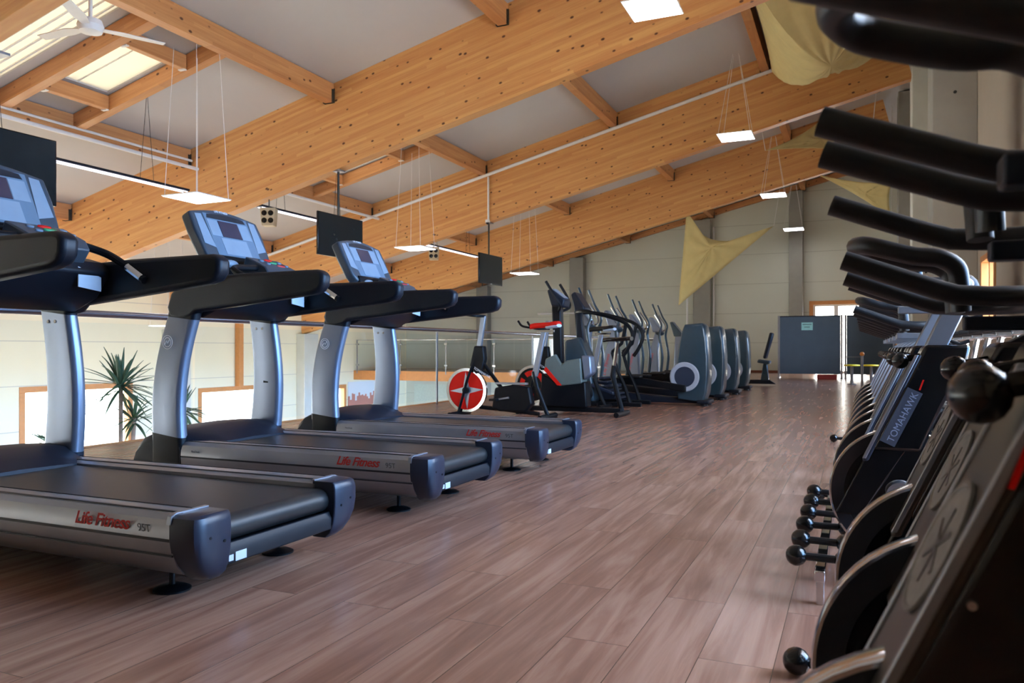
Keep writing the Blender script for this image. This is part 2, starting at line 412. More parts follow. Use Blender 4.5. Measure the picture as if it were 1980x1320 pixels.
def window(n, axis, at, a0, a1, z0, z1, depth=.14, fw=.09, mull=1, inward=1, fm='frame'):
    b = MB(); d0, d1 = at, at+depth
    def bx(p0, p1, q0, q1, e=0):
        if axis == 'x': b.box(d0-e, d1+e, p0, p1, q0, q1)
        else: b.box(p0, p1, d0-e, d1+e, q0, q1)
    bx(a0, a1, z1-fw, z1); bx(a0, a1, z0, z0+fw); bx(a0, a0+fw, z0+fw, z1-fw); bx(a1-fw, a1, z0+fw, z1-fw)
    w = struct(b.build('window_%d' % n, fm, bevel=.006))
    b = MB()
    for i in range(mull):
        a = a0+(a1-a0)*(i+1)/(mull+1); 
        if axis == 'x': b.box(d0+.03, d1-.03, a-.04, a+.04, z0+fw, z1-fw)
        else: b.box(a-.04, a+.04, d0+.03, d1-.03, z0+fw, z1-fw)
    if mull: b.build('mullion', 'white' if n == 9 else fm, w)
    g = MB(); m_ = (d0+d1)/2
    if axis == 'x': g.box(m_-.006, m_+.006, a0+fw*.8, a1-fw*.8, z0+fw*.8, z1-fw*.8)
    else: g.box(a0+fw*.8, a1-fw*.8, m_-.006, m_+.006, z0+fw*.8, z1-fw*.8)
    g.build('pane', 'pane', w)
    return w
k = 1
for h in winL:
    window(k, 'x', XL-.16, *h, depth=.18, fw=.14, mull=0 if k in (3, 4) else 2); k += 1
    portal((XL-.32, (h[0]+h[1])/2, (h[2]+h[3])/2), (h[1]-h[0], h[3]-h[2]), (1, 0, 0))
for h in winR:
    window(k, 'x', XR-.02, *h, depth=.2, mull=1); k += 1
    portal((XR+.32, (h[0]+h[1])/2, (h[2]+h[3])/2), (h[1]-h[0], h[3]-h[2]), (-1, 0, 0))
for h in winB_fill:
    window(k, 'y', YB-.22, *h, depth=.2, mull=1); k += 1
    portal(((h[0]+h[1])/2, YB-.32, (h[2]+h[3])/2), (h[1]-h[0], h[3]-h[2]), (0, 1, 0))
# glazed doors in the far wall
b = MB(); a0, a1, z0, z1 = doorF
b.box(a0-.13, a1+.13, YF-.05, YF+.02, z1, z1+.13).box(a0-.13, a0, YF-.05, YF+.02, 0, z1).box(a1, a1+.13, YF-.05, YF+.02, 0, z1)
d = struct(b.build('door_1', 'frame', bevel=.008))
b = MB()
for x0, x1 in ((a0, a0+.72), (a0+.72, a0+1.72), (a0+1.72, a1)):
    b.box(x0, x0+.07, YF+.03, YF+.09, 0, z1).box(x1-.07, x1, YF+.03, YF+.09, 0, z1).box(x0+.07, x1-.07, YF+.03, YF+.09, z1-.06, z1).box(x0+.07, x1-.07, YF+.03, YF+.09, 0, .08)
b.build('door_frame', 'white', d)
MB().box(a0+.07, a1-.07, YF+.055, YF+.065, .08, z1-.06).build('pane', 'pane', d)
portal(((a0+a1)/2, YF+.32, z1/2), (a1-a0, z1), (0, -1, 0))
slab('baseboard_far', 'skirting', -5.85, a0-.14, YF-.02, YF, 0, .08)
slab('baseboard_right', 'skirting', XR-.02, XR, YB, YF, 0, .08)

# roof: boards with skylight panels, plus unseen eaves strips added for light
def roof_piece(name, m, x0, x1, y0, y1, t=.06, up=0):
    return MB().prism([(x0, ceil_z(x0)+up), (x1, ceil_z(x1)+up), (x1, ceil_z(x1)+t+up), (x0, ceil_z(x0)+t+up)], y0, y1, 'y').build(name, m, smooth=0)
SKY = []   # (x0, x1, y0, y1) openings
for yb in (4.72, 10.38):
    SKY.append((-9.95, -8.6, yb+2.36, yb+3.24)); SKY.append((-10.5, -8.1, yb+.35, yb+2.0))
for y_ in (-.6, 5.0, 10.7, 16.4, 22.1): SKY.append((-17.4, -16.3, y_, y_+5.0))  # unseen eaves skylights, added to brighten the left wall
xs = sorted({XL-.3, 3.3, *[h[0] for h in SKY], *[h[1] for h in SKY]}); ys = sorted({YB-.3, YF+.3, *[h[2] for h in SKY], *[h[3] for h in SKY]})
b = MB()
for i in range(len(ys)-1):
    ym = (ys[i]+ys[i+1])/2; run = None
    hs = sorted([h for h in SKY if h[2] <= ym <= h[3]])
    segs = []; x = XL-.3
    for h in hs: segs.append((x, h[0])); x = h[1]
    segs.append((x, 3.3))
    for (x0, x1) in segs:
        b.prism([(x0, ceil_z(x0)), (x1, ceil_z(x1)), (x1, ceil_z(x1)+.1), (x0, ceil_z(x0)+.1)], ys[i], ys[i+1], 'y')
struct(b.build('ceiling', 'ceil', smooth=0))
for j, h in enumerate(SKY):
    o = roof_piece('skylight', 'poly', h[0]-.02, h[1]+.02, h[2]-.02, h[3]+.02, .02, .02)
    b = MB()
    for q in range(12 if j % 2 else 1):
        if j % 2: yy = h[2]+(h[3]-h[2])*(q+.5)/12; b.prism([(h[0], ceil_z(h[0])+.0), (h[1], ceil_z(h[1])), (h[1], ceil_z(h[1])+.015), (h[0], ceil_z(h[0])+.015)], yy-.012, yy+.012, 'y')
        else: yy = h[2]+.4; b.prism([(h[0], ceil_z(h[0])+.005), (h[1], ceil_z(h[1])+.005), (h[1], ceil_z(h[1])+.02), (h[0], ceil_z(h[0])+.02)], yy-.008, yy+.008, 'y')
    b.build('sheet_joint', 'white', o)
    struct(o); o.name = 'window_%d' % (20+j); o['label'] = ('ribbed translucent skylight strip ' if j % 2 else 'pale square skylight panel framed in timber ')+('between the two nearest roof beams' if j < 2 else 'behind the largest roof beam, or unseen strip added at the left eaves')

# roof beams
for i, y in enumerate(BEAMS):
    x0, x1 = XL+.02, .98; Lb = (x1-x0)/math.cos(PIT); dep = 1.4*math.cos(PIT)
    o = MB().box(0, Lb, -.1, .1, 0, dep).build('roof_beam', 'beam', bevel=.006)
    o.location = (x0, y, beam_bot(x0)); o.rotation_euler = (0, -PIT, 0)
    tag(o, ['deep laminated timber roof beam cut off by the upper left corner', 'deep laminated timber roof beam nearest and largest across the ceiling',
            'laminated timber roof beam with white conduit along its face', 'laminated timber roof beam nearest the far wall'][i], 'beam', 'laminated roof beams')
# top rail on the far wall
o = MB().box(0, 18.9, -.14, -.02, -.2, .0).build('trim_3', 'purlin'); o.location = (XL, YF, ceil_z(XL)-.02); o.rotation_euler = (0, -PIT, 0); struct(o)

# purlins with steel hangers
nm = ['in front of the upper left corner beam', 'between the corner beam and the largest beam', 'between the largest beam and the conduit beam', 'between the conduit beam and the last beam', 'between the last beam and the far wall']
row = ['lowest row near the left wall', 'second row from the left wall', 'middle row', 'fourth row from the left wall', 'highest row beside the right wall']
edges = [YB]+BEAMS+[YF]
for i in range(5):
    for j, x in enumerate(PURX):
        if i == 0: continue
        y0, y1 = edges[i]+.11, edges[i+1]-.11
        if i == 4: y1 = YF-.14
        o = MB().box(0, y1-y0, -.08, .08, 0, .30).build('purlin', 'purlin', bevel=.004)
        o.location = (x, y0, pur_bot(x)); o.rotation_euler = (0, 0, R(90))
        tag(o, 'timber purlin '+nm[i]+', '+row[j], 'purlin', 'purlins between the roof beams')
        h = MB()
        for e in (.004, y1-y0-.004):
            s_ = -1 if e > 1 else 1
            h.box(min(e, e+s_*.012), max(e, e+s_*.012), -.095, .095, -.012, .22)
            h.box(min(e, e+s_*.06), max(e, e+s_*.06), .08, .092, -.012, .20); h.box(min(e, e+s_*.06), max(e, e+s_*.06), -.092, -.08, -.012, .20)
        h.build('hanger', 'hanger', o)
# skylight trimmers: rafters across the bay and short blocks between them
for i, yb in enumerate((4.72, 10.38)):
    wh = ('between the two nearest roof beams', 'behind the largest roof beam, or unseen strip added at the left eaves')[i]
    for q, (dy) in enumerate((2.22, 3.36)):
        xa, xb = -10.73, -7.83; L_ = (xb-xa)/math.cos(PIT)
        o = MB().box(0, L_, -.07, .07, .06, .28).build('rafter', 'purlin', bevel=.004); o.location = (xa, yb+dy, pur_bot(xa)); o.rotation_euler = (0, -PIT, 0)
        tag(o, 'short timber rafter framing the skylight '+wh+', '+('near one', 'far one')[q], 'rafter', 'rafters framing the skylights')
    for q, x in enumerate((-10.02, -8.5)):
        o = MB().box(0, .98, -.05, .05, .08, .28).build('trimmer', 'purlin', bevel=.004); o.location = (x, yb+2.3, pur_bot(x)); o.rotation_euler = (0, 0, R(90))
        MB().box(.001, .05, -.055, .055, .065, .08).box(.93, .979, -.055, .055, .065, .08).build('hanger', 'white', o)
        tag(o, 'small timber trimmer beside the skylight '+wh+', '+('lower one', 'upper one')[q], 'trimmer', 'trimmers beside the skylights')

# pillars
def pillar(x0, x1, y0, y1, z0, z1, m, label, bolt=True):
    o = empty('pillar', ((x0+x1)/2, (y0+y1)/2, z0), 0, label, 'pillar', 'concrete pillars'); cx, cy = (x0+x1)/2, (y0+y1)/2
    MB().box(x0-cx, x1-cx, y0-cy, y1-cy, 0, z1-z0).build('shaft', m, o, bevel=.012)
    if bolt:
        for zz in (2.2-z0, 3.0-z0, 3.8-z0): MB().lathe([(.018, 0), (.018, .012), (.010, .02)], 10, Matrix.Translation((0, y0-cy, zz)) @ Matrix.Rotation(R(90), 4, 'X')).build('bolt', 'hanger', o)
    return o
pillar(.84, 1.30, 10.3, 10.95, 0, ceil_z(.84)-.0, 'concrete', 'grey concrete pillar on the right behind the bike handlebars')
pillar(.96, 1.40, 15.75, 16.35, 0, ceil_z(.96), 'concrete_lit', 'pale lit concrete pillar at the end of the conduit beam')
pillar(1.0, 1.45, 21.4, 22.0, 0, ceil_z(1.0), 'concrete', 'farthest grey concrete pillar on the right side')
pillar(XL, XL+.35, 15.7, 16.4, -3.2, beam_bot(XL)+.0, 'concrete_lit', 'concrete pillar on the left wall between windows', False)
pillar(XL, XL+.35, 21.35, 22.1, -3.2, beam_bot(XL)+.0, 'concrete_lit', 'concrete pillar on the left wall near the far corner', False)
for x0, x1, z0, l in ((-14.0, -13.5, -3.2, 'narrow dark pillar on the far wall behind the treadmill arms'), (-10.0, -9.45, -3.2, 'pillar on the far wall with pipes beside it'), (-5.3, -4.7, 0, 'grey pillar on the far wall beside the hanging sail'), (-2.05, -1.6, 0, 'pale pillar on the far wall left of the glazed door')):
    pillar(x0, x1, YF-.35, YF-.0, z0, ceil_z(x0)-.22, 'concrete', l, False)
o = MB().box(-.09, .09, -.09, .09, 0, 2.6).build('timber_post', 'frame', bevel=.005); o.location = (XL+.1, 18.55, -.32+.0); tag(o, 'orange timber post on the left wall above a window', 'post')
o.scale = (1, 1, (beam_bot(XL)+1.4-.0+.32)/2.6)

# ------------------------------------------------------------------ balustrades
g = empty('balustrade', (-5.8, 0, 0), 0, 'long gallery balustrade of glass panels with round steel handrail', 'balustrade')
MB().tube([(0, YB+.1, 1.115), (0, 24.7, 1.115)], .030, 14).build('handrail', 'steel', g)
for i in range(15):
    y0 = -4+i*1.92
    if y0+1.9 > 24.8: break
    MB().box(-.006, .006, y0, y0+1.88, .06, 1.04).build('glass_panel', 'glass', g)
for y in [6.55+i*3.84 for i in range(-2, 5)]:
    MB().box(-.045, -.03, y-.02, y+.02, -.15, 1.08).build('baluster', 'alu', g)
g = empty('balustrade', (-5.8, 24.72, 0), 0, 'far gallery balustrade of glass panels running to the left wall', 'balustrade')
MB().tube([(-11.6, 0, 1.17), (-.04, 0, 1.17)], .022, 12).build('handrail', 'chrome', g)
for i in range(6):
    x1 = -.08-i*1.92
    MB().box(x1-1.84, x1, -.006, .006, .16, 1.1).build('glass_panel', 'glass', g)
for i in range(7):
    x = -.02-i*1.92
    o = MB().box(x-.02, x+.02, -.05, -.03, -.1, 1.16).build('baluster', 'alu', g)
    MB().box(x-.06, x+.06, -.055, -.0, .2, .26).box(x-.06, x+.06, -.055, -.0, .98, 1.04).build('clamp', 'chrome', o)

# ------------------------------------------------------------------ lights
def led_panel(x, y, z, label, top=None, rz=0):
    o = empty('panel_light', (x, y, z), rz, label, 'ceiling light', 'suspended LED panels')
    MB().box(-.31, .31, -.31, .31, 0, .014).build('housing', 'white', o, bevel=.003)
    MB().box(-.295, .295, -.295, .295, -.004, -.0005).build('diffuser', 'led', o, smooth=0)
    top = (top or pur_bot(x)+.1)-z; SPR = .05 if x > -4 else .2
    for sx in (-1, 1):
        for sy in (-1, 1): MB().tube([(sx*.28, sy*.28, .014), (sx*SPR, sy*SPR, top)], .004, 5).build('cable', 'white', o)
    return o
for i, y in enumerate((7.8, 13.45, 19.1)):
    led_panel(-8.05, y, 2.84, ['square LED panel light hanging above the second treadmill console', 'square LED panel light hanging beside the small far speaker', 'square LED panel light hanging over the cross trainer handles'][i])
for i, (x, y, z) in enumerate(((-2.2, 9.15, 4.89), (-2.0, 14.8, 4.75), (-1.9, 21.0, 4.78), (-1.8, 26.8, 4.72))):
    led_panel(x, y, z, ['square LED panel light cut off by the top edge of the photo', 'square LED panel light on long cables beside the big sail', 'small square LED panel light below the last beam', 'lowest and farthest square LED panel light before the far wall'][i])
led_panel(-14.6, 13.3, 1.36, 'small LED panel light seen low against the left wall', top=ceil_z(-14.6)-.1)
def strip_light(x, y0, y1, z, label):
    o = empty('strip_light', (x, (y0+y1)/2, z), 0, label, 'ceiling light', 'suspended strip lights'); h = (y1-y0)/2
    MB().box(-.07, .07, -h, h, .0, .035).build('housing', 'hood', o, bevel=.008)
    for sx in (-.045, .045): MB().tube([(sx, -h+.03, -.010), (sx, h-.03, -.010)], .007, 8).build('lamp_tube', 'tube', o)
    for s_ in (-.6, .6):
        MB().tube([(0, h*s_-.12, .045), (0, h*s_, pur_bot(x)-z+.25)], .004, 5).tube([(0, h*s_+.12, .045), (0, h*s_, pur_bot(x)-z+.25)], .004, 5).build('cable', 'hanger', o)
strip_light(-9.5, 5.3, 9.0, 3.27, 'long strip light hanging beside the nearest television')
strip_light(-9.5, 10.6, 13.4, 3.31, 'long strip light hanging above the beige speaker')
strip_light(-9.5, 16.2, 19.2, 3.36, 'long strip light hanging left of the farthest television')

# ------------------------------------------------------------------ televisions, speakers, fan, conduits
def tv(x, y, label):
    o = empty('television', (x, y, 2.64), R(-3), label, 'television', 'ceiling-hung televisions')
    MB().box(-.035, .0, -.56, .56, -.34, .34).build('housing', 'blackg', o, bevel=.008)
    MB().box(.0005, .003, -.545, .545, -.31, .325).build('screen', 'tv', o, smooth=0)
    MB().box(-.001, .004, -.035, .035, -.332, -.322).build('badge', 'label', o)
    MB().tube([(-.06, 0, -.1), (-.06, 0, beam_bot(x)-2.64)], .02, 10).build('ceiling_pole', 'hanger', o)
    MB().box(-.1, -.03, -.12, .12, -.15, .15).build('wall_mount', 'hanger', o)
    MB().box(-.14, .02, -.08, .08, beam_bot(x)-2.64-.03, beam_bot(x)-2.64-.004).build('ceiling_plate', 'alu', o)
tv(-7.6, 4.9, 'dark television at the left edge behind the nearest treadmill console')
tv(-7.6, 10.38, 'dark television on a pole behind the third treadmill console')
tv(-7.6, 16.05, 'farthest and smallest dark television on a pole')
def speaker(x, y, z, rz, label):
    o = empty('speaker', (x, y, z), rz, label, 'speaker', 'ceiling speakers')
    MB().prism([(-.13, .15), (.13, .15), (.10, -.15), (-.10, -.15)], -.1, .1, 'y').build('cabinet', 'speaker', o, bevel=.01)
    for sx in (-.055, .055):
        for sz in (-.065, .06):
            MB().lathe([(.045, 0), (.045, .006), (.03, .004), (.012, .012)], 18, Matrix.Translation((sx, -.1, sz)) @ Matrix.Rotation(R(90), 4, 'X')).build('driver', 'blackg', o)
    MB().tube([(0, 0, .15), (0, 0, beam_bot(x)-z+.01)], .01, 8).build('bracket', 'hanger', o)
speaker(-9.1, 10.4, 3.06, R(25), 'beige four-driver speaker under the largest beam')
speaker(-9.1, 16.05, 3.08, R(25), 'small far beige four-driver speaker near the last television')
# ceiling fan
f = empty('ceiling_fan', (-7.25, 5.6, 4.15), R(0), 'white ceiling fan with slim blades in the upper left corner', 'fan')
MB().lathe([(.02, 1.0), (.02, .10), (.11, .08), (.13, .02), (.11, -.04), (.04, -.06)], 20).build('motor', 'white', f)
for a in (62, 182, 302):
    b = MB().loft([[(.12, -.04, .0), (.12, .04, .0), (.12, .04, .008), (.12, -.04, .008)], [(.3, -.065, .0), (.3, .065, .012), (.3, .065, .02), (.3, -.065, .008)], [(.72, -.05, .0), (.72, .05, .012), (.72, .05, .02), (.72, -.05, .008)]])
    o = b.build('blade', 'white', f); o.rotation_euler = (0, 0, R(a))
def pipe(name, pts, r, m, label, cat='pipe'):
    o = MB().tube(pts, r, 10).build(name, m); tag(o, label, cat); return o
xa, xb = -16.8, -1.2
pipe('conduit', [(xa, 15.89, pur_bot(xa)-.04), (xb, 15.89, pur_bot(xb)-.04)], .035, 'white', 'white conduit running along the face of the middle beam', 'conduit')
pipe('conduit', [(-7.6, 15.9, pur_bot(-7.6)-.09), (-7.6, 15.9, 3.76)], .022, 'white', 'white conduit dropping down the middle beam to a camera', 'conduit')
pipe('conduit', [(-10.55, 4.85, 3.98), (-10.55, 10.24, 3.98)], .03, 'white', 'white conduit below the purlin at upper left', 'conduit')
pipe('conduit', [(-10.69, 4.85, 4.14), (-10.69, 6.9, 4.14), (-10.69, 10.24, 4.14)], .02, 'white', 'thin grey conduit on the side of the upper left purlin', 'conduit')
pipe('conduit', [(-10.55, 10.5, 3.98), (-10.55, 15.9, 3.98)], .03, 'white', 'white conduit below the purlin behind the beige speaker', 'conduit')
pipe('conduit', [(-4.45, 4.85, ceil_z(-4.6)-.03), (-4.45, 4.9, ceil_z(-4.6)-.03), (-4.45, 4.95, ceil_z(-4.6)-.03)], .01, 'white', 'short thin cable on the ceiling near the top edge', 'conduit') if False else None
pipe('conduit', [(-11.3, YF-.4, 2.2), (-9.3, YF-.4, 2.2), (-9.3, YF-.4, .1)], .04, 'white', 'angled white pipe on the far wall behind the hanging light', 'pipe')
pipe('conduit', [(-5.5, YF-.4, 0.0), (-5.5, YF-.4, 5.2)], .035, 'white', 'vertical white pipe left of the grey far-wall pillar', 'pipe')
pipe('conduit', [(-4.62, YF-.1, 0.0), (-4.62, YF-.1, 5.2)], .03, 'white', 'vertical white pipe right of the grey far-wall pillar', 'pipe')
d = empty('dome_camera', (-7.6, 15.86, 3.7), 0, 'small white ceiling camera at the end of the conduit', 'camera')
MB().lathe([(.05, .05), (.055, .0), (.05, -.01)], 16).build('housing', 'white', d); MB().ball((0, -.0, -.015), .04).build('lens_dome', 'blackg', d)
# ------------------------------------------------------------------ sails
def sail(corners, sag_dir, sag, inward, label, ties, n=18):
    """cloth with given corners, concave edges (inward per edge), a belly along sag_dir, and tie ropes up to the roof"""
    C_ = [Vector(c) for c in corners]; cen = sum(C_, Vector())/len(C_); sd = Vector(sag_dir)
    b = MB(); k = len(C_); edge = []
    for i in range(k):
        a, c = C_[i], C_[(i+1) % k]; mid = (a+c)/2
        for j in range(n):
            t = j/n; edge.append(a.lerp(c, t)+(cen-mid)*inward[i]*4*t*(1-t))
    rings = []
    for r_ in range(9):
        s_ = 1-r_/8
        rings.append([cen.lerp(e, s_)+sd*sag*(1-s_*s_)+sd*(.03*math.sin(i*1.3+r_*.5)+.015*math.sin(i*3.1))*s_*(1-s_)*3 for i, e in enumerate(edge)])
    N = len(edge); vs = [p for r_ in rings[:-1] for p in r_]+[rings[-1][0]]; fs = []
    for i in range(7):
        for j in range(N): fs.append((i*N+j, i*N+(j+1) % N, (i+1)*N+(j+1) % N, (i+1)*N+j))
    for j in range(N): fs.append((7*N+j, 7*N+(j+1) % N, 8*N))
    b.add(vs, fs); o = b.build('cloth_sail', 'sail', smooth=80)
    q = o.modifiers.new('solid', 'SOLIDIFY'); q.thickness = .006
    for c, e in zip(C_, ties):
        if e: MB().tube([c, e], .008, 6).build('tie_rope', 'white', o)
    tag(o, label, 'sail', 'cream cloth sails'); return o
def up(x, y): return (x, y, ceil_z(x)-.005)
sail([(-1.46, 10.6, 6.15), (.8, 10.7, 6.7), (.8, 15.8, 6.7), (-1.46, 15.8, 6.2)], (0, 0, -1), 1.15, (.05,)*4, 'large sagging cream cloth sail hung between two roof beams', (up(-1.4, 10.55), up(.8, 10.6), up(.8, 15.9), up(-1.4, 15.9)))
sail([(-1.80, 18, 5.22), (-.45, 18.6, 6.15), (.3, 17.6, 4.85)], (0, 0, -1), .05, (.3, .3, .25), 'triangular cream cloth sail stretched below the conduit beam', (up(-2.0, 17.9), up(-.4, 18.7), up(.5, 17.4)))
sail([(-1.0, 23, 5.68), (.9, 22.6, 5.2), (.92, 23.2, 4.33)], (0, 0, -1), .05, (.3, .1, .25), 'narrow cream cloth sail above the far glazed door', (up(-1.2, 23), up(.9, 22.5), (.95, 23.2, ceil_z(.95)-.005)))
sail([(-4.91, 25, 5.24), (-2.27, 25.2, 4.63), (-5.17, 25, 2.23)], (0, -1, 0), .12, (.75, .0, .0), 'drooping cream cloth sail hung against the far wall', (up(-4.95, 25), up(-2.0, 25.3), None))

# ------------------------------------------------------------------ treadmills (local x: 0 = rear end, negative = towards the console)
def rrect(cx, cy, a, b, n=4, r=.4):
    """rounded rectangle ring of half sizes a, b"""
    out = []
    for qx, qy, t0 in ((1, 1, 0), (-1, 1, 90), (-1, -1, 180), (1, -1, 270)):
        rr = min(a, b)*r
        for i in range(n+1):
            t = R(t0+90*i/n); out.append((cx+qx*(a-rr)+rr*math.cos(t), cy+qy*(b-rr)+rr*math.sin(t)))
    return out
def place(poly2, fn): return [fn(p) for p in poly2]
def make_treadmill(loc, label):
    t = empty('treadmill', loc, 0, label, 'treadmill', 'row of treadmills')
    # belt with rounded rear roller
    prof = [(-1.8, .282), (-.13, .270)]+[(-.13+.045*math.sin(R(a)), .225+.045*math.cos(R(a))) for a in (20, 45, 70, 90, 115, 140, 165, 180)]+[(-1.8, .18)]
    MB().prism(prof, -.275, .275, 'y').build('running_belt', 'belt', t)
    MB().prism([(-1.8, .17), (-.14, .17), (-.085, .185), (-.072, .16), (-.075, .115), (-.14, .10), (-1.8, .10)], -.29, .29, 'y').build('deck', 'arm', t, bevel=.004)
    b = MB().box(-.0735, -.072, -.24, -.19, .12, .15)
    b.build('pale_plate', 'label', t); MB().box(-.0735, -.072, -.27, -.25, .125, .145).build('pale_plate', 'label', t)
    for s_ in (-1, 1):
        def Y(p): return [(s_*a, z) for a, z in p]
        MB().prism(Y([(.275, .288), (.30, .298), (.37, .302), (.395, .297), (.413, .280), (.424, .250), (.426, .222), (.421, .222), (.421, .214), (.426, .214), (.422, .172), (.408, .135), (.382, .105), (.35, .090), (.30, .090), (.275, .12)]), -1.66, -.155, 'x').build('side_rail', 'alu', t, smooth=25)
        g = MB().prism(Y([(.4205, .2225), (.4275, .2225), (.4275, .2135), (.4205, .2135)]), -1.655, -.156, 'x')
        g.prism(Y([(.4195, .172), (.4262, .172), (.4262, .167), (.4195, .167)]), -1.655, -.156, 'x')
        g.prism(Y([(.305, .2995), (.305, .3015), (.315, .3015), (.315, .2995)]), -1.655, -.156, 'x')
        g.prism(Y([(.380, .2992), (.380, .3028), (.386, .3022), (.386, .2985)]), -1.655, -.156, 'x').build('rail_groove', 'groove', t)
        # rear cap: rounded end, tapering in below
        rings = []
        for z, xo, yo in ((.078, -.10, .345), (.10, -.075, .372), (.135, -.062, .402), (.175, -.055, .422), (.22, -.052, .430), (.27, -.053, .430), (.290, -.057, .424), (.299, -.066, .412)):
            ring = [(-.165, .275), (-.165, yo), (xo-.04, yo), (xo-.014, yo-.006), (xo-.003, yo-.02), (xo, yo-.05), (xo, .285), (xo-.006, .275)]
            rings.append([(x, s_*y, z) for x, y in ring])
        c = MB().loft(rings).build('rear_cap', 'navy', t, bevel=.004)
        MB().prism(Y([(.275, .300), (.405, .3005), (.425, .292), (.431, .27), (.434, .27), (.429, .296), (.408, .3045), (.275, .304)]), -.172, -.155, 'x').build('trim_strip', 'silver', c)
        MB().lathe([(.005, 0), (.005, .002)], 8, disc(None, 'x', (-.0525, s_*.31, .205))).lathe([(.005, 0), (.005, .002)], 8, disc(None, 'x', (-.0525, s_*.37, .225))).build('screw', 'black', c)
        # levelling foot
        f = MB().lathe([(.062, 0), (.062, .006), (.045, .014), (.015, .018), (.010, .02), (.010, .10), (.02, .105)], 24, Matrix.Translation((-.33, s_*.265, 0))).build('levelling_foot', 'black', t)
        # upright: base sleeve, silver shell, top sleeve
        def sect(z, k=1.0):
            q = (z-.3)/.7; q = max(-.4, min(1.2, q))
            cx = -1.775+.0*q+(.075*q*q if s_ < 0 else .01*q)+.035*math.sin(max(0, min(1, q))*math.pi)*(-.6 if s_ < 0 else .7)
            cy = s_*(.393-.03*max(0, q)**2)
            w = .115-.012*q; th = .034
            return [(x, y, z-(x-cx)*.12) for x, y in rrect(cx, cy, w*k, th*k, 4, .8)]
        zs = [.33+.67*i/12 for i in range(13)]
        MB().loft([sect(z) for z in zs]).build('upright', 'silverm', t)
        MB().loft([sect(z, 1.02+.25*max(0, .2-z)) for z in (.03, .1, .2, .28, .333)]).build('base_sleeve', 'black' if s_ < 0 else 'hood', t)
        MB().loft([sect(z, 1.02) for z in (.997, 1.05, 1.10, 1.15)]).build('top_sleeve', 'arm', t)
        # arm
        poly = [(-1.80, 1.06), (-1.78, 1.00), (-1.70, .985), (-1.615, 1.00), (-1.58, 1.03), (-1.3, 1.055), (-.78, 1.105), (-.73, 1.12), (-.705, 1.15), (-.70, 1.20), (-.715, 1.225), (-.75, 1.235), (-1.25, 1.235), (-1.55, 1.225), (-1.70, 1.20), (-1.77, 1.14)]
        ya, yb_ = (.325, .40) if s_ > 0 else (-.40, -.325)
        MB().prism(poly, ya, yb_, 'y').build('side_arm', 'arm', t, bevel=.022, seg=4, smooth=50)
    # bolts on the inner face of the right upright, logo on the outer face of the left one
    for x in (-1.80, -1.75): MB().lathe([(.009, 0), (.008, .004)], 10, Matrix.Translation((x, .333, .955)) @ Matrix.Rotation(R(90), 4, 'X')).build('bolt', 'chrome', t)
    lg = MB()
    mt = Matrix.Translation((-1.765, -.4215, .86)) @ Matrix.Rotation(R(90), 4, 'X')
    for r0 in (.040, .028): lg.lathe([(r0, 0), (r0, .0015), (r0-.004, .0015), (r0-.004, 0)], 28, mt, closed=True)
    lg.tube([(-1.785, -.423, .845), (-1.770, -.423, .868), (-1.762, -.423, .855), (-1.745, -.423, .878)], .0025, 6)
    lg.build('emblem', 'whitetxt', t)
    # motor hood
    hp = [(-2.02, .05), (-2.05, .12), (-2.045, .20), (-2.02, .27), (-1.97, .325), (-1.90, .352), (-1.80, .365), (-1.70, .355), (-1.60, .315), (-1.52, .285), (-1.50, .10), (-1.9, .05)]
    rings = []
    for y, k in ((-.425, .80), (-.40, .93), (-.34, .99), (-.2, 1.03), (0, 1.05), (.2, 1.03), (.34, .99), (.40, .93), (.425, .80)):
        rings.append([(min(-1.8+(x+1.8)*(1-.25*(1-k)), -1.665 if abs(y) >= .40 else 0), y, .05+(z-.05)*k) for x, z in hp])
    h = MB().loft(rings).build('motor_hood', 'hood', t, smooth=40)
    MB().box(-1.985, -1.94, -.4285, -.425, .085, .115).build('pale_plate', 'label', h)
    # crossbar tray, keypad, console, hand bar
    MB().prism([(-1.78, 1.03), (-1.60, 1.00), (-1.45, 1.06), (-1.36, 1.17), (-1.40, 1.22), (-1.50, 1.245), (-1.72, 1.27), (-1.80, 1.20)], -.335, .335, 'y').build('accessory_tray', 'arm', t, bevel=.015, seg=3)
    kp = MB().prism([(-1.58, 1.24), (-1.53, 1.375), (-1.38, 1.310), (-1.35, 1.265), (-1.40, 1.20)], -.06, .215, 'y').build('keypad', 'bezel', t, bevel=.008)
    def onpad(x, y, w, h_, m, nme):   # button on the sloping keypad face
        x += .04; zt = 1.375-(x+1.53)*(.065/.15)
        mt = Matrix.Translation((x, y, zt)) @ Matrix.Rotation(R(23.4), 4, 'Y')
        MB().lathe([(1, 0), (1, .004), (.9, .007)], 16, mt @ Matrix.Diagonal((h_, w, 1, 1))).build(nme, m, kp)
    onpad(-1.54, .10, .032, .013, 'red', 'stop_key'); onpad(-1.50, .10, .032, .013, 'green', 'start_key'); onpad(-1.455, .12, .034, .011, 'redtxt', 'stop_key')
    onpad(-1.52, .02, .018, .014, 'key_d', 'arrow_key'); onpad(-1.52, .175, .018, .014, 'key_d', 'arrow_key'); onpad(-1.475, .03, .018, .012, 'key_d', 'arrow_key'); onpad(-1.47, .185, .014, .012, 'key_d', 'arrow_key')
    # console: tilted slab, local (u = y, v = up along the face)
    e = Matrix.Translation((-1.60, 0, 1.335)) @ Matrix.Rotation(R(-27), 4, 'Y') @ Matrix.Diagonal((1, 1, 1.07, 1))   # z axis of e runs up the face
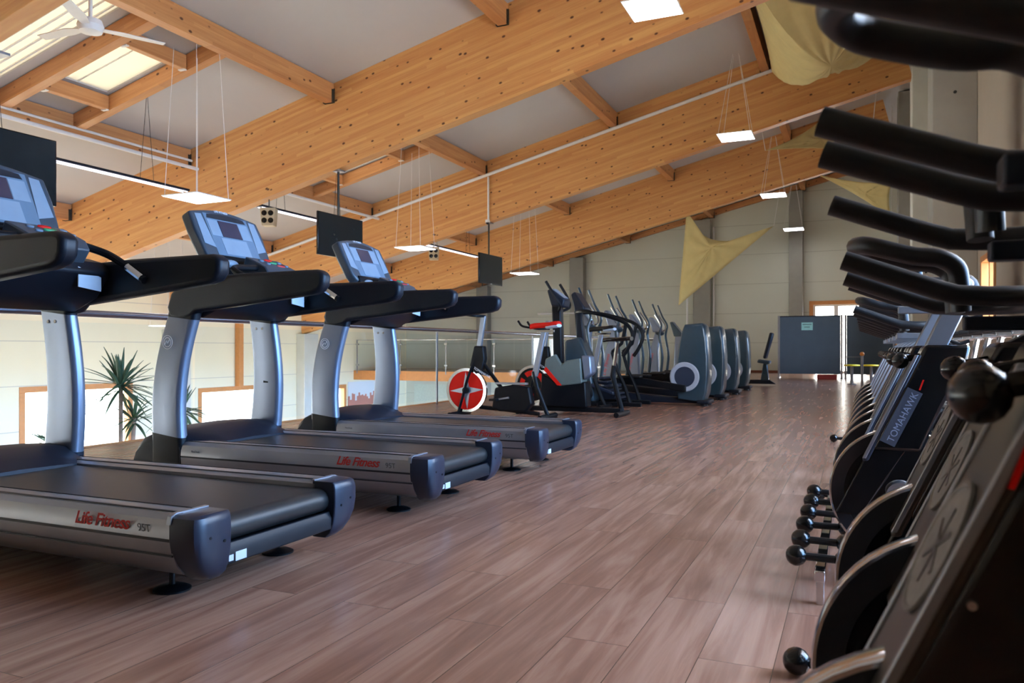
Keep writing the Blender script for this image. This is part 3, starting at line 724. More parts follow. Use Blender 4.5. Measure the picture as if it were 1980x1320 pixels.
    out = [(-.235, .0), (-.27, .05), (-.285, .20), (-.28, .315)]+[(-.28+.56*i/8, .315+.04*math.sin(math.pi*i/8)+.0) for i in range(1, 8)]+[(.28, .315), (.285, .20), (.27, .05), (.235, .0)]
    cs = MB().prism(out, -.075, .0, 'x', e).build('console', 'bezel', t, bevel=.016, seg=3, smooth=45)
    def face(poly, m, nme, d=.002): MB().prism(poly, -.001, d, 'x', e).build(nme, m, cs)
    face([(-.255, .11), (-.245, .30), (-.195, .305), (-.175, .09)], 'key_l', 'keypad_panel'); face([(.255, .11), (.245, .30), (.195, .305), (.175, .09)], 'key_l', 'keypad_panel')
    face([(-.175, .045), (-.18, .315), (.18, .315), (.175, .045)], 'key_d', 'display_surround', .0015)
    face([(-.165, .17), (-.165, .275), (-.085, .275), (-.085, .17)], 'key_l', 'keypad_panel', .003); face([(.085, .17), (.085, .275), (.165, .275), (.165, .17)], 'key_l', 'keypad_panel', .003)
    face([(-.105, .055), (-.105, .16), (.105, .16), (.105, .055)], 'key_l', 'keypad_panel', .003)
    face([(-.08, .17), (-.08, .275), (.08, .275), (.08, .17)], 'lcd', 'display', .004)
    face([(-.16, .285), (-.15, .31)]+[(-.15+.30*i/6, .31+.012*math.sin(math.pi*i/6)) for i in range(1, 6)]+[(.15, .31), (.16, .285)], 'groove', 'display', .003)
    text('lettering', 'LIFE FITNESS', .020, 'whitetxt', cs, e @ Matrix.Translation((.0012, -.075, .333)) @ Matrix.Rotation(R(90), 4, 'Z') @ Matrix.Rotation(R(90), 4, 'X'), .2)
    MB().prism([(-1.70, 1.20), (-1.56, 1.22), (-1.60, 1.37), (-1.70, 1.40)], -.22, .20, 'y').build('console_neck', 'black', t, bevel=.01)
    MB().tube(bez([(-1.44, .20, 1.30), (-1.42, .27, 1.285), (-1.36, .318, 1.255), (-1.25, .318, 1.20), (-1.13, .316, 1.13)]), .018, 10).build('hand_bar', 'black', t)
    MB().tube(bez([(-1.13, -.316, 1.13), (-1.25, -.318, 1.20), (-1.36, -.318, 1.255), (-1.42, -.25, 1.285), (-1.44, -.07, 1.30)]), .018, 10).build('hand_bar', 'black', t)
    MB().ball((-1.585, -.12, 1.325), .05, 14, (.5, 1.2, .5)).build('fan_vent', 'key_l', t)
    MB().tube([(-1.24, .318, 1.195), (-1.145, .316, 1.140)], .0195, 10).build('pulse_sensor', 'chrome', t)
    MB().prism([(.17, 1.10), (.285, 1.085), (.285, 1.15), (.17, 1.19)], -1.378, -1.372, 'x').build('pale_plate', 'label', t)  # flat pale plate on the tray's rear face
    sh = XZ
    T = Matrix.Translation((-.60, -.4262, .2385)) @ Matrix.Rotation(R(6), 4, 'X') @ XZ
    text('lettering', 'Life Fitness', .062, 'redtxt', t, T, .5, spacing=.93, bold=.0010)
    T = Matrix.Translation((-.305, -.4262, .2385)) @ Matrix.Rotation(R(6), 4, 'X') @ XZ
    text('model_lettering', '95T', .036, 'grey_txt', t, T, .0)
    T = Matrix.Translation((-1.58, -.4262, .245)) @ Matrix.Rotation(R(6), 4, 'X') @ XZ
    text('small_lettering', 'FlexDeck', .016, 'grey_txt', t, T, .0)
    return t
TX = -1.80
tm = make_treadmill((TX, 2.22, 0), 'nearest treadmill, cut off by the left edge, with red lettering on its rail')
for y, l in ((3.66, 'middle treadmill of the three, its whole console visible'), (5.09, 'farthest treadmill of the three, in front of the red-wheeled bikes')):
    c = copy_tree(tm); c.location = (TX, y, 0); c['label'] = l
    if y < 4: MB().box(-1.76, -1.72, .353, .357, .60, .63).build('dark_sticker', 'black', c)

# ------------------------------------------------------------------ black indoor bikes on the right (local x: 0 = front, + = seat)
XZp = lambda x, z, y, ang=0: Matrix.Translation((x, y, z)) @ Matrix.Rotation(R(90), 4, 'X') @ Matrix.Rotation(R(ang), 4, 'Z')
def make_bike(loc, label, fascia='bronze', number=None, hb=0.0, plate=True, tone=None, hx=.035, script=False):
    t = empty('indoor_bike', loc, 0, label, 'exercise bike', 'black indoor bikes along the right side')
    w = MB().lathe([(.19, -.010), (.19, .010), (.05, .010), (.05, -.010)], 56, disc(None, 'y', (.17, 0, .30)), closed=True)
    w = w.build('flywheel', 'blackg', t, smooth=50)
    MB().lathe([(.185, -.015), (.229, -.019), (.229, .019), (.185, .015)], 56, disc(None, 'y', (.17, 0, .30)), closed=True).build('weight_ring', 'ringgrey', w)
    MB().lathe([(.228, -.0195), (.233, -.019), (.236, -.014), (.236, .014), (.233, .019), (.228, .0195)], 56, disc(None, 'y', (.17, 0, .30)), closed=True).build('rim', 'chrome', w)
    MB().lathe([(.045, -.05), (.045, .05)], 20, disc(None, 'y', (.17, 0, .30))).build('hub', 'alu', w)
    # front fork: slanted body, fascia in front
    def fx(z): return .064+(z-.46)*.454
    for s_ in (-1, 1):
        MB().prism([(fx(.22), .22), (fx(.50)+.005, .50), (fx(.50)+.13, .50), (fx(.22)+.09, .22)], s_*.045-.012, s_*.045+.012, 'y').build('fork_leg', 'blackg', t, bevel=.006)
    MB().prism([(fx(.46)+.012, .46), (fx(.835)+.012, .835), (.385, .835), (.375, .78), (.30, .62), (.235, .46)], -.080, .080, 'y').build('head_body', 'blackg', t, bevel=.012)
    f = MB().prism([(fx(.42), .42), (fx(.80), .80), (fx(.80)+.02, .80), (fx(.42)+.02, .42)], -.080, .080, 'y').build('fascia', fascia, t, bevel=.006)
    for s_ in (-1, 1): MB().prism([(fx(.43)-.004, .43), (fx(.80)-.004, .80), (fx(.80)+.008, .80), (fx(.43)+.008, .43)], s_*.078-.005, s_*.078+.005, 'y').build('edge_trim', 'alu', f, bevel=.002)
    ang = math.atan(.454); mt = Matrix.Translation((fx(.63)-.001, 0, .63)) @ Matrix.Rotation(ang, 4, 'Y') @ Matrix.Rotation(R(-90), 4, 'Y')
    if fascia == 'bronze':
        MB().lathe([(.062, 0), (.066, .004), (.070, .004), (.070, 0)], 32, mt, closed=True).lathe([(.063, 0), (.063, .0025)], 32, mt).build('round_emblem', 'emblem', f)
        st = MB()
        for k_ in range(3):
            a = R(60*k_); st.box(-.04, .04, -.003, .003, .0025, .0035, mt @ Matrix.Rotation(a, 4, 'Z'))
        st.build('emblem_star', 'bronze', f)
    elif script:
        T_ = Matrix.Translation((fx(.47)-.002, -.02, .47)) @ Matrix.Rotation(ang, 4, 'Y') @ Matrix(((0, 0, -1, 0), (0, 1, 0, 0), (1, 0, 0, 0), (0, 0, 0, 1)))
        text('lettering', 'TOMAHAWK', .05, 'plaintxt', f, T_, 0)
    if plate:
        pl = MB().box(0, .21, 0, .052, 0, .002, XZp(.150, .475, -.0815, 65)).build('name_plate', 'plategrey', t)
        text('lettering', 'TOMAHAWK', .032, 'plaintxt', pl, XZp(.145, .490, -.0837, 65))
    if number:
        text('number', number, .055, 'red', t, XZp(.215 if len(number) == 1 else .172, .68 if len(number) == 1 else .705, -.0850, -10), .15)
    for z in (.50, .60, .75): MB().lathe([(.005, 0), (.004, .003)], 10, XZp(fx(z)+.03, z, -.080)).build('rivet', 'chrome', t)
    # resistance knob in front and below the head
    k = MB().tube([(.26, -.015, .80), (.185, -.015, .785)], .012, 10).ball((.172, -.015, .778), .028, 16).build('resistance_knob', 'blackg', t)
    # belt guard and lower frame
    MB().prism([(.24, .22), (.30, .36), (.44, .47), (.66, .40), (.70, .30), (.62, .20), (.40, .17)], -.105, -.065, 'y').build('belt_guard', 'blackg', t, bevel=.015, seg=3)
    MB().tube(bez([(.30, 0, .60), (.44, 0, .36), (.62, 0, .26), (.94, 0, .10)]), .033, 10).tube(bez([(.44, 0, .36), (.66, 0, .44), (.80, 0, .66)]), .030, 10).tube([(.10, 0, .10), (.30, 0, .17), (.5, 0, .28)], .028, 10).build('frame', 'blackg', t)
    MB().tube([(.05, -.24, .06), (.05, .24, .06)], .030, 12).build('front_foot', 'black', t); MB().tube([(.98, -.26, .06), (.98, .26, .06)], .030, 12).build('rear_foot', 'black', t)
    for s_ in (-1, 1):
        for x in (.05, .98):
            MB().lathe([(.03, 0), (.035, .01), (.02, .03)], 14, Matrix.Translation((x, s_*.22, 0))).build('levelling_pad', 'blackr', t)
        c = MB().box(-.012, .012, -.01, .01, 0, .17, Matrix.Translation((.52, s_*.12, .29)) @ Matrix.Rotation(R(60 if s_ > 0 else -120), 4, 'Y')).build('crank', 'alu', t, bevel=.003)
        ex = (.52+.17*math.sin(R(60 if s_ > 0 else -120)), .29+.17*math.cos(R(60)) if s_ > 0 else .29-.085)
        MB().box(ex[0]-.045, ex[0]+.045, s_*.14-.0, s_*.22, ex[1]-.012, ex[1]+.012).build('pedal', 'black', t, bevel=.006)
    # handlebar post and bar
    z2 = 1.02+hb
    MB().prism([(.245, .82), (.315, .82), (.385, z2-.03), (.315, z2-.03)], -.03, .03, 'y').build('handlebar_post', 'silver' if not tone else tone, t, bevel=.005)
    MB().box(.19, .37, -.02, .02, z2-.03, z2).build('slider_tube', 'silver' if not tone else tone, t, bevel=.004)
    MB().ball((.365, 0, z2+.025), .055, 18, (1.0, .9, .95)).build('bar_clamp', 'black', t)
    H_ = z2+.03; hbm = MB(); mh = Matrix.Translation((hx, 0, 0))
    for s_ in (-1, 1):
        hbm.tube([(.34, 0, H_), (.335, s_*.12, H_), (.32, s_*.175, H_), (.28, s_*.205, H_), (.22, s_*.212, H_), (.165, s_*.214, H_+.004), (.13, s_*.214, H_+.016), (.05, s_*.213, H_+.047), (-.035, s_*.212, H_+.080)], .0195, 12, mtx=mh)
    hbm.build('handlebar', 'blackr', t, smooth=60)
    lp = [(.19, -.05, H_-.02), (.185, -.06, H_+.05), (.175, -.066, H_+.075), (.145, -.068, H_+.092), (.10, -.068, H_+.098), (.03, -.064, H_+.120), (.005, -.050, H_+.128), (-.008, -.025, H_+.131)]
    lp = lp+[(-.012, 0, H_+.132)]+[(x, -y, z) for x, y, z in reversed(lp)]
    MB().tube(bez(lp, 4), .0195, 12, mtx=mh).build('aero_loop', 'blackr', t, smooth=60)
    MB().tube([(.40, 0, z2-.03), (.46, 0, z2-.055), (.50, 0, z2-.04)], .009, 8).build('clamp_lever', 'black', t)
    # seat
    MB().tube([(.80, 0, .64), (.845, 0, .90)], .022, 12).build('seat_post', 'chrome', t)
    MB().box(.74, .95, -.018, .018, .895, .925).build('seat_slider', 'chrome', t, bevel=.004)
    rings = []
    for x, w_, zt in ((.66, .018, .955), (.70, .026, .962), (.78, .040, .965), (.86, .080, .970), (.92, .100, .978), (.965, .080, .980)):
        rings.append([(x, w_*math.cos(R(a)), zt-.018+.020*math.sin(R(a))) for a in range(0, 360, 30)])
    MB().loft(rings).build('seat', 'blackr', t, smooth=60)
    return t
bikes = [(.85, -.065, 'nearest black indoor bike, numbered 12, cut off by the right edge', 'bronze', '12', -.02),
         (1.39, .0, 'second nearest black indoor bike, its round emblem seen over its flywheel', 'bronze', None, -.035),
         (1.92, .025, 'third nearest black indoor bike with a slanted grey-brown fascia', 'bronze', None, -.13),
         (3.13, -.02, 'black indoor bike with red number 1 and a pale slanted handlebar post', 'bluefas', '1', -.01),
         (3.68, -.02, 'black indoor bike just behind the one with red number 1', 'bluefas', None, -.02),
         (4.24, .0, 'sixth black indoor bike from the camera in the right row', 'bluefas', None, -.12)]
protos = {}
first = None
for i, (y, x, l, fa, num, hb) in enumerate(bikes):
    b_ = make_bike((x, y, 0), l, fa, num, hb, plate=(i >= 3), tone='hood' if i < 3 else None, hx=(.06, -.005, -.01, .035, .035, .035)[i], script=(i == 4))
base = b_
far_l = ['seventh', 'eighth', 'ninth', 'tenth', 'eleventh', 'twelfth']
for i, y in enumerate((4.80, 5.36, 5.93, 6.5, 7.1, 7.75)):
    c = copy_tree(base); c.location = (.02+.006*i, y, 0); c['label'] = far_l[i]+' black indoor bike counted from the camera along the right-hand row'

# ------------------------------------------------------------------ small dumbbells with round ends on a low chrome rack
rk = empty('dumbbell_rack', (-.10, 3.35, 0), 0, 'low chrome rail holding small black dumbbells in the bike row', 'rack')
MB().box(-.016, .016, -.72, .72, .085, .12).build('rail', 'chrome', rk, bevel=.003)
for y in (-.66, 0, .66): MB().prism([(-.012, 0), (.012, 0), (.012, .085), (-.012, .085)], y-.015, y+.015, 'y').build('bracket', 'chrome', rk, bevel=.002)
def dumbbell(loc, rz, label):
    o = empty('dumbbell', loc, rz, label, 'dumbbell', 'small black dumbbells beside the bike row')
    MB().tube([(-.075, 0, 0), (.075, 0, 0)], .013, 10).build('grip', 'blackr', o)
    for s_ in (-1, 1): MB().ball((s_*.075, 0, 0), .034, 18).build('end_ball', 'blackg', o)
    return o
o_l = ['nearest the camera', 'second from the camera', 'third from the camera', 'fourth from the camera', 'fifth from the camera', 'farthest from the camera']
for i, y in enumerate((2.72, 2.96, 3.22, 3.46, 3.72, 3.98)): dumbbell((-.10, y, .14), R(rnd.uniform(-8, 8)), 'small black dumbbell on the low chrome rail, '+o_l[i])
dumbbell((-.058, 2.08, .034), 0, 'small black dumbbell alone on the floor by the nearest flywheels')
dumbbell((-.10, 4.52, .034), 0, 'small black dumbbell on the floor beyond the chrome rail')
dumbbell((-.09, 7.43, .034), 0, 'farthest small black dumbbell on the floor by the last bikes')

# ------------------------------------------------------------------ red-wheeled bikes
def make_redbike(loc, label, star=True):
    HB = 1.22 if star else 1.10
    t = empty('spinning_bike', loc, 0, label, 'exercise bike', 'spinning bikes with red flywheels')
    F = (0, 0, .32); r0 = .27
    w = MB().lathe([(.235, -.02), (r0, -.022), (r0, .022), (.235, .02)], 48, disc(None, 'y', F), closed=True).build('flywheel', 'chrome', t)
    if star: MB().lathe([(.238, -.010), (.238, .010)], 48, disc(None, 'y', F)).build('wheel_disc', 'red', w)
    else:
        MB().lathe([(.238, -.008), (.238, .008)], 48, disc(None, 'y', F)).build('wheel_disc', 'black', w)
        b = MB()
        for k in range(5):
            a0, a1 = R(72*k+8), R(72*k+58)
            pl = [(F[0]+.20*math.cos(a0+(a1-a0)*i/6), F[2]+.20*math.sin(a0+(a1-a0)*i/6)) for i in range(7)]+[(F[0]+.13*math.cos(a1-(a1-a0)*i/6), F[2]+.13*math.sin(a1-(a1-a0)*i/6)) for i in range(7)]
            b.prism(pl, -.0125, -.009, 'y')
        b.build('wheel_flash', 'red', w)
    if star:
        pts = []
        for k in range(8):
            r_ = .225 if k % 2 == 0 else .055; a = R(45*k+3); pts.append((F[0]+r_*math.cos(a), F[2]+r_*math.sin(a)))
        MB().prism(pts, -.0135, -.010, 'y').build('wheel_star', 'silver', w)
    MB().lathe([(.04, -.05), (.04, .05)], 18, disc(None, 'y', F)).build('hub', 'black', w)
    for s_ in (-1, 1): MB().tube(bez([(-.10, s_*.05, .02), (-.02, s_*.05, .28), (.05, s_*.05, .50), (.14, s_*.03, .72)]), [.018]*24+[.02], 8).build('fork_leg', 'black', t)
    MB().prism([(.06, .62), (.12, .86), (.24, .86), (.26, .70), (.22, .55), (.14, .52)], -.05, .05, 'y').build('head_body', 'black', t, bevel=.015)
    MB().prism([(.10, .545), (.30, .49), (.31, .53), (.17, .60)], -.035, .035, 'y').build('brake_cover', 'black', t, bevel=.01)
    text('lettering', 'TOMAHAWK', .042, 'whitetxt', t, XZp(.115, .585, -.052, -28))
    MB().tube([(.22, 0, .66), (.46, 0, .36), (.66, 0, .34)], .024, 10).tube([(.18, 0, .12), (.5, 0, .10), (.95, 0, .06)], .024, 10).tube([(1.06, 0, .04), (.92, 0, .38), (.88, 0, .56)], .026, 10).build('frame', 'black', t)
    MB().prism([(.36, .12), (.40, .36), (.62, .40), (.84, .38), (.88, .18), (.80, .08), (.46, .08)], -.06, .06, 'y').build('chain_guard', 'black', t, bevel=.02)
    MB().box(.40, .80, -.04, .04, .40, .425).build('guard_top', 'alu', t, bevel=.004)
    MB().tube([(-.10, -.26, .035), (-.10, .26, .035)], .03, 10).build('front_foot', 'black', t); MB().tube([(1.06, -.26, .035), (1.06, .26, .035)], .03, 10).build('rear_foot', 'black', t)
    MB().prism([(.14, .84), (.20, .84), (.26, 1.22), (.20, 1.22)], -.022, .022, 'y').build('handlebar_post', 'silver', t, bevel=.004)
    b = MB()
    for s_ in (-1, 1): b.tube(bez([(.24, 0, HB), (.18, s_*.12, HB), (.04, s_*.17, HB+.02), (-.10, s_*.17, HB+.05), (-.16, s_*.17, HB+.12)]), .016, 9)
    b.build('handlebar', 'black', t)
    MB().prism([(.86, .50), (.93, .50), (1.04, 1.02), (.98, 1.02)], -.02, .02, 'y').build('seat_post', 'silver', t, bevel=.004)
    MB().box(.92, 1.14, -.015, .015, 1.02, 1.045).build('seat_slider', 'chrome', t)
    rings = []
    for x, w_, zt in ((.84, .020, 1.115), (.89, .032, 1.125), (.98, .045, 1.13), (1.08, .085, 1.135), (1.15, .11, 1.145), (1.20, .09, 1.145)):
        rings.append([(x, w_*math.cos(R(a)), zt-.03+.032*math.sin(R(a))) for a in range(0, 360, 30)])
    s = MB().loft(rings).build('seat', 'red' if star else 'blackr', t, smooth=60)
    MB().loft([[(x, w_*math.cos(R(a)), zt+.02*math.sin(R(a))) for a in range(0, 360, 30)] for x, w_, zt in ((1.05, .06, 1.078), (1.15, .10, 1.085), (1.202, .085, 1.095))]).build('seat_underside', 'label', s)
    for s_ in (-1, 1):
        MB().box(-.01, .01, -.01, .01, 0, .17, Matrix.Translation((.60, s_*.09, .25)) @ Matrix.Rotation(R(100*s_), 4, 'Y')).build('crank', 'alu', t)
        MB().box(.60+s_*.167-.045, .60+s_*.167+.045, s_*.11-.0 if s_ > 0 else -.19, .19 if s_ > 0 else -.11, .21, .235).build('pedal', 'black', t)
    return t
make_redbike((-4.33, 8.45, 0), 'spinning bike with solid red flywheel bearing a silver star')
make_redbike((-4.18, 10.22, 0), 'second spinning bike with black and red striped flywheel, farther back', False)

# ------------------------------------------------------------------ upright trainer with grey-green housing and tall console pillar
t = empty('upright_exercise_bike', (-3.45, 9.2, 0), 0, 'exercise bike with grey-green housing, red stripe and tall console pillar', 'exercise bike')
MB().prism([(-.12, .58), (-.10, .70), (.03, .76), (.11, .62), (.18, .68), (.36, .71), (.38, .40), (.08, .36)], -.11, .11, 'y').build('housing', 'tealg', t, bevel=.015, seg=3)
MB().prism([(-.12, .56), (.06, .37), (.12, .37), (-.09, .60)], -.118, -.110, 'y').build('red_stripe', 'red', t)
MB().prism([(-.20, .10), (-.16, .52), (.08, .38), (.42, .42), (.44, .10)], -.10, .10, 'y').build('lower_housing', 'black', t, bevel=.02)
MB().prism([(.36, .74), (.48, .74), (.50, .52), (.40, .44)], -.09, .09, 'y').build('side_cover', 'silverm', t, bevel=.02)
MB().box(-.45, .86, -.04, .04, .04, .10).build('base_frame', 'black', t, bevel=.01)
MB().tube([(-.42, -.26, .035), (-.42, .26, .035)], .032, 10).build('front_foot', 'black', t); MB().tube([(.86, -.26, .035), (.86, .26, .035)], .032, 10).build('rear_foot', 'black', t)
MB().prism([(-.02, .70), (-.04, 1.40), (.08, 1.42), (.10, .64)], -.06, .06, 'y').build('pillar', 'black', t, bevel=.02)
c = MB().prism([(-.02, 1.36), (-.08, 1.56), (-.03, 1.58), (.16, 1.44), (.14, 1.34)], -.12, .12, 'y').build('console', 'hood', t, bevel=.02)
MB().prism([(-.02, 1.575), (.135, 1.46), (.14, 1.466), (-.015, 1.582)], -.08, .08, 'y').build('display', 'key_l', c)
for s_ in (-1, 1): MB().tube(bez([(.06, s_*.06, 1.30), (.12, s_*.18, 1.36), (.07, s_*.24, 1.48), (-.04, s_*.25, 1.66)]), .018, 8).build('hand_grip', 'black', t)
MB().tube([(.86, 0, .06), (.74, 0, .50), (.76, 0, .62)], .03, 10).build('rear_support', 'black', t)
MB().tube([(.75, 0, .55), (.80, 0, .90)], .022, 10).build('seat_post', 'chrome', t)
MB().loft([[(x, w_*math.cos(R(a)), zt+.025*math.sin(R(a))) for a in range(0, 360, 30)] for x, w_, zt in ((.62, .02, .93), (.70, .05, .94), (.82, .10, .94), (.94, .12, .95), (.98, .09, .95))]).build('seat', 'blackg', t, smooth=60)

# ------------------------------------------------------------------ stair climber with long curved rails
t = empty('stair_climber', (-3.3, 10.1, 0), 0, 'black stair climber with long curved hand rails', 'exercise machine')
MB().box(-.6, .72, -.30, -.24, .02, .08).box(-.6, .72, .24, .30, .02, .08).box(-.62, -.55, -.3, .3, .02, .09).box(.40, .46, -.3, .3, .02, .07).build('base_frame', 'black', t, bevel=.01)
MB().prism([(-.50, .06), (-.45, .95), (-.22, 1.0), (-.05, .60), (.0, .06)], -.17, .17, 'y').build('housing', 'teal', t, bevel=.04, seg=3)
MB().prism([(-.30, .9), (-.34, 1.38), (-.24, 1.40), (-.18, .9)], -.06, .06, 'y').build('pillar', 'hood', t, bevel=.02)
c = MB().prism([(-.30, 1.36), (-.36, 1.62), (-.30, 1.66), (-.14, 1.42), (-.16, 1.36)], -.16, .16, 'y').build('console', 'hood', t, bevel=.02)
MB().prism([(-.285, 1.60), (-.18, 1.45), (-.172, 1.456), (-.277, 1.606)], -.11, .11, 'y').build('display', 'key_l', c)
for s_ in (-1, 1):
    MB().tube(bez([(-.30, s_*.10, 1.36), (-.10, s_*.27, 1.36), (.25, s_*.29, 1.28), (.50, s_*.29, 1.18), (.60, s_*.29, 1.02), (.54, s_*.29, .84), (.46, s_*.29, .72)]), .026, 10).build('hand_rail', 'black', t)
    MB().tube(bez([(.30, s_*.27, .78), (.38, s_*.27, .52), (.48, s_*.27, .30), (.56, s_*.27, .05)]), .024, 10).tube([(.50, s_*.28, 1.16), (.44, s_*.28, .90), (.30, s_*.27, .78)], .024, 10).build('support_leg', 'black', t)
    MB().prism([(-.2, .34), (-.2, .38), (.30, .22+.1*(s_ > 0)), (.30, .17+.1*(s_ > 0))], s_*.13-.09, s_*.13+.09, 'y').build('foot_plate', 'navy', t, bevel=.01)
for i in range(6): MB().prism([(.06+.05*i, .42-.055*i), (.16+.05*i, .42-.055*i), (.16+.05*i, .40-.055*i), (.06+.05*i, .40-.055*i)], -.2, .2, 'y').build('stair_tread', 'bluefas', t)
t.location = (-3.42, 10.84, 0)

# ------------------------------------------------------------------ cross trainers: front mast with handles, pedal arms, rear drive tower
def make_cross(loc, label):
    t = empty('cross_trainer', loc, 0, label, 'cross trainer', 'row of teal cross trainers')   # x = 0 rear face of tower
    prof = [(-.07, .0), (-.02, .15), (.0, .40), (.0, .68), (-.02, .95), (-.05, 1.12), (-.09, 1.16), (-.34, 1.14), (-.38, 1.05), (-.42, .85), (-.46, .55), (-.48, .28), (-.44, .06)]
    rings = []
    for y, k in ((-.20, .90), (-.185, .96), (-.15, 1), (.15, 1), (.185, .96), (.20, .90)):
        rings.append([(-.24+(x+.24)*k, y, .06+max(0, z-.02)*(.5+.5*k)*1.0) for x, z in prof])
    tw = MB().loft(rings).build('drive_tower', 'teal', t, smooth=50, bevel=.01)
    MB().prism([(-.10, 1.11), (-.33, 1.10), (-.31, 1.150), (-.22, 1.165), (-.12, 1.155)], -.13, .13, 'y').build('tower_handle', 'black', tw, bevel=.02)
    for s_ in (-1, 1):
        MB().lathe([(.145, 0), (.21, 0), (.215, .02), (.20, .032), (.15, .032), (.145, .02)], 36, Matrix.Translation((-.33, s_*.205, .42)) @ Matrix.Rotation(R(90*s_*-1+0), 4, 'X') @ Matrix.Rotation(R(0), 4, 'X'), closed=True).build('drive_ring', 'discgrey', t)
        MB().lathe([(.150, 0), (.150, .02), (.14, .028)], 36, Matrix.Translation((-.33, s_*.205, .42)) @ Matrix.Rotation(R(-90*s_), 4, 'X')).build('drive_disc', 'discblue', t)
        ar = MB().prism([(-.30, .20+.22*(s_ > 0)), (-.30, .30+.22*(s_ > 0)), (-.95, .40), (-1.75, .36), (-1.75, .30), (-.95, .30)], s_*.27-.03, s_*.27+.03, 'y').build('pedal_arm', 'black', t, bevel=.012)
        MB().box(-1.30, -.95, s_*.27-.10 if s_ < 0 else .20, s_*.27+.07 if s_ < 0 else .37, .40, .43).build('pedal', 'blackr', ar, bevel=.01)
        MB().tube(bez([(-1.75, s_*.28, .33), (-1.72, s_*.29, .70), (-1.78, s_*.29, 1.10), (-1.74, s_*.27, 1.32), (-1.84, s_*.25, 1.52), (-1.94, s_*.24, 1.76)]), [.030]*8+[.026]*12+[.019]*21, 9).build('moving_handle', 'teal', t)
        MB().tube(bez([(-1.86, s_*.08, 1.18), (-1.76, s_*.17, 1.24), (-1.80, s_*.19, 1.38), (-1.90, s_*.17, 1.54)]), .016, 8).build('fixed_grip', 'chrome', t)
        MB().lathe([(.06, 0), (.05, .03)], 14, Matrix.Translation((-.06, s_*.17, 0))).lathe([(.06, 0), (.05, .03)], 14, Matrix.Translation((-2.1, s_*.25, 0))).build('levelling_pad', 'black', t)
    MB().prism([(-2.15, .03), (-2.15, .16), (-1.9, .22), (-.60, .12), (-.1, .10), (-.05, .03)], -.10, .10, 'y').box(-2.2, -2.0, -.3, .3, .03, .12).box(-.16, .02, -.22, .22, .03, .09).build('base_frame', 'hood', t, bevel=.02)
    m_ = MB().prism([(-2.12, .12), (-2.04, .80), (-1.92, 1.18), (-1.80, 1.18), (-1.86, .80), (-1.84, .12)], -.075, .075, 'y').build('mast', 'silverm', t, bevel=.02)
    text('lettering', 'Life Fitness', .085, 'redtxt', m_, XZp(-2.03, .36, -.077, 78), .2)
    c = MB().prism([(-1.96, 1.18), (-2.05, 1.47), (-2.01, 1.50), (-1.80, 1.25), (-1.80, 1.18)], -.12, .12, 'y').build('console', 'silverm', t, bevel=.015)
    MB().prism([(-2.0, 1.485), (-1.82, 1.27), (-1.812, 1.278), (-1.99, 1.493)], -.085, .085, 'y').build('display', 'key_l', c)
    MB().ball((-1.84, 0, 1.16), .10, 16, (1, 1.1, .6)).build('console_hub', 'teal', t)
    return t
CR = [(11.52, 'nearest cross trainer with tall teal drive tower and full grey ring'), (13.05, 'second cross trainer from the near end, half its grey ring hidden'), (14.65, 'third cross trainer, between the second and the last tower'), (16.25, 'last cross trainer of the row, farthest teal drive tower')]
c0 = make_cross((-1.92, CR[0][0], 0), CR[0][1])
for y, l in CR[1:]:
    c = copy_tree(c0); c.location = (-1.92, y, 0); c['label'] = l
# reclining machine at the far end of the row
t = empty('recumbent_bike', (-1.85, 18.3, 0), 0, 'dark recumbent bike partly hidden behind the last drive tower', 'exercise bike')
MB().prism([(-.9, .04), (-.9, .12), (.1, .14), (.25, .04)], -.07, .07, 'y').build('base_frame', 'hood', t, bevel=.01)
MB().prism([(-.15, .52), (.12, .48), (.14, .56), (-.12, .60)], -.2, .2, 'y').build('seat', 'teal', t, bevel=.03)
MB().prism([(-.02, .62), (.04, .60), (.20, 1.18), (.13, 1.2)], -.19, .19, 'y').build('backrest', 'hood', t, bevel=.03)
MB().prism([(-.08, .12), (-.02, .5), (.06, .5), (.10, .12)], -.09, .09, 'y').build('seat_pillar', 'teal', t, bevel=.02)
MB().prism([(-1.2, .06), (-1.2, .55), (-1.0, .62), (-.8, .40), (-.8, .06)], -.12, .12, 'y').build('drive_housing', 'teal', t, bevel=.03)

MB().prism([(-2.05, .05), (-2.0, 1.15), (-1.86, 1.15), (-1.82, .05)], -.08, .08, 'y').build('mast', 'silverm', t, bevel=.02)
MB().prism([(-2.02, 1.12), (-2.12, 1.45), (-2.06, 1.47), (-1.84, 1.2), (-1.84, 1.12)], -.13, .13, 'y').build('console', 'teal', t, bevel=.015)
MB().box(-2.1, -.8, -.06, .06, .04, .11).build('base_beam', 'hood', t, bevel=.01)

# ------------------------------------------------------------------ far end: partitions, stools, dark red step
def partition(x0, x1, y, z0, z1, label, sign=False):
    t = empty('partition_screen', ((x0+x1)/2, y, 0), 0, label, 'partition', 'grey felt partition screens'); w = (x1-x0)/2
    MB().box(-w+.03, w-.03, -.02, .02, z0, z1).build('panel', 'slate', t, bevel=.004)
    MB().box(-w+.03, w-.03, -.024, .024, z1-.02, z1+.01).build('top_rail', 'hood', t)
    for s_ in (-1, 1):
        p = MB().box(s_*w-.028, s_*w+.028, -.03, .03, .02, z1+.02).build('post', 'alu', t, bevel=.004)
        MB().box(s_*w-.035, s_*w+.035, -.25, .25, .0, .03).build('foot', 'alu', t, bevel=.006)
    if sign:
        q = MB().box(-.22, .08, -.0235, -.0205, 1.36, 1.58).build('notice', 'notice', t)
        b = MB(); b.box(-.19, .05, -.0245, -.0235, 1.515, 1.53); b.box(-.14, .0, -.0245, -.0235, 1.44, 1.455); b.build('notice_print', 'hood', q)
    return t
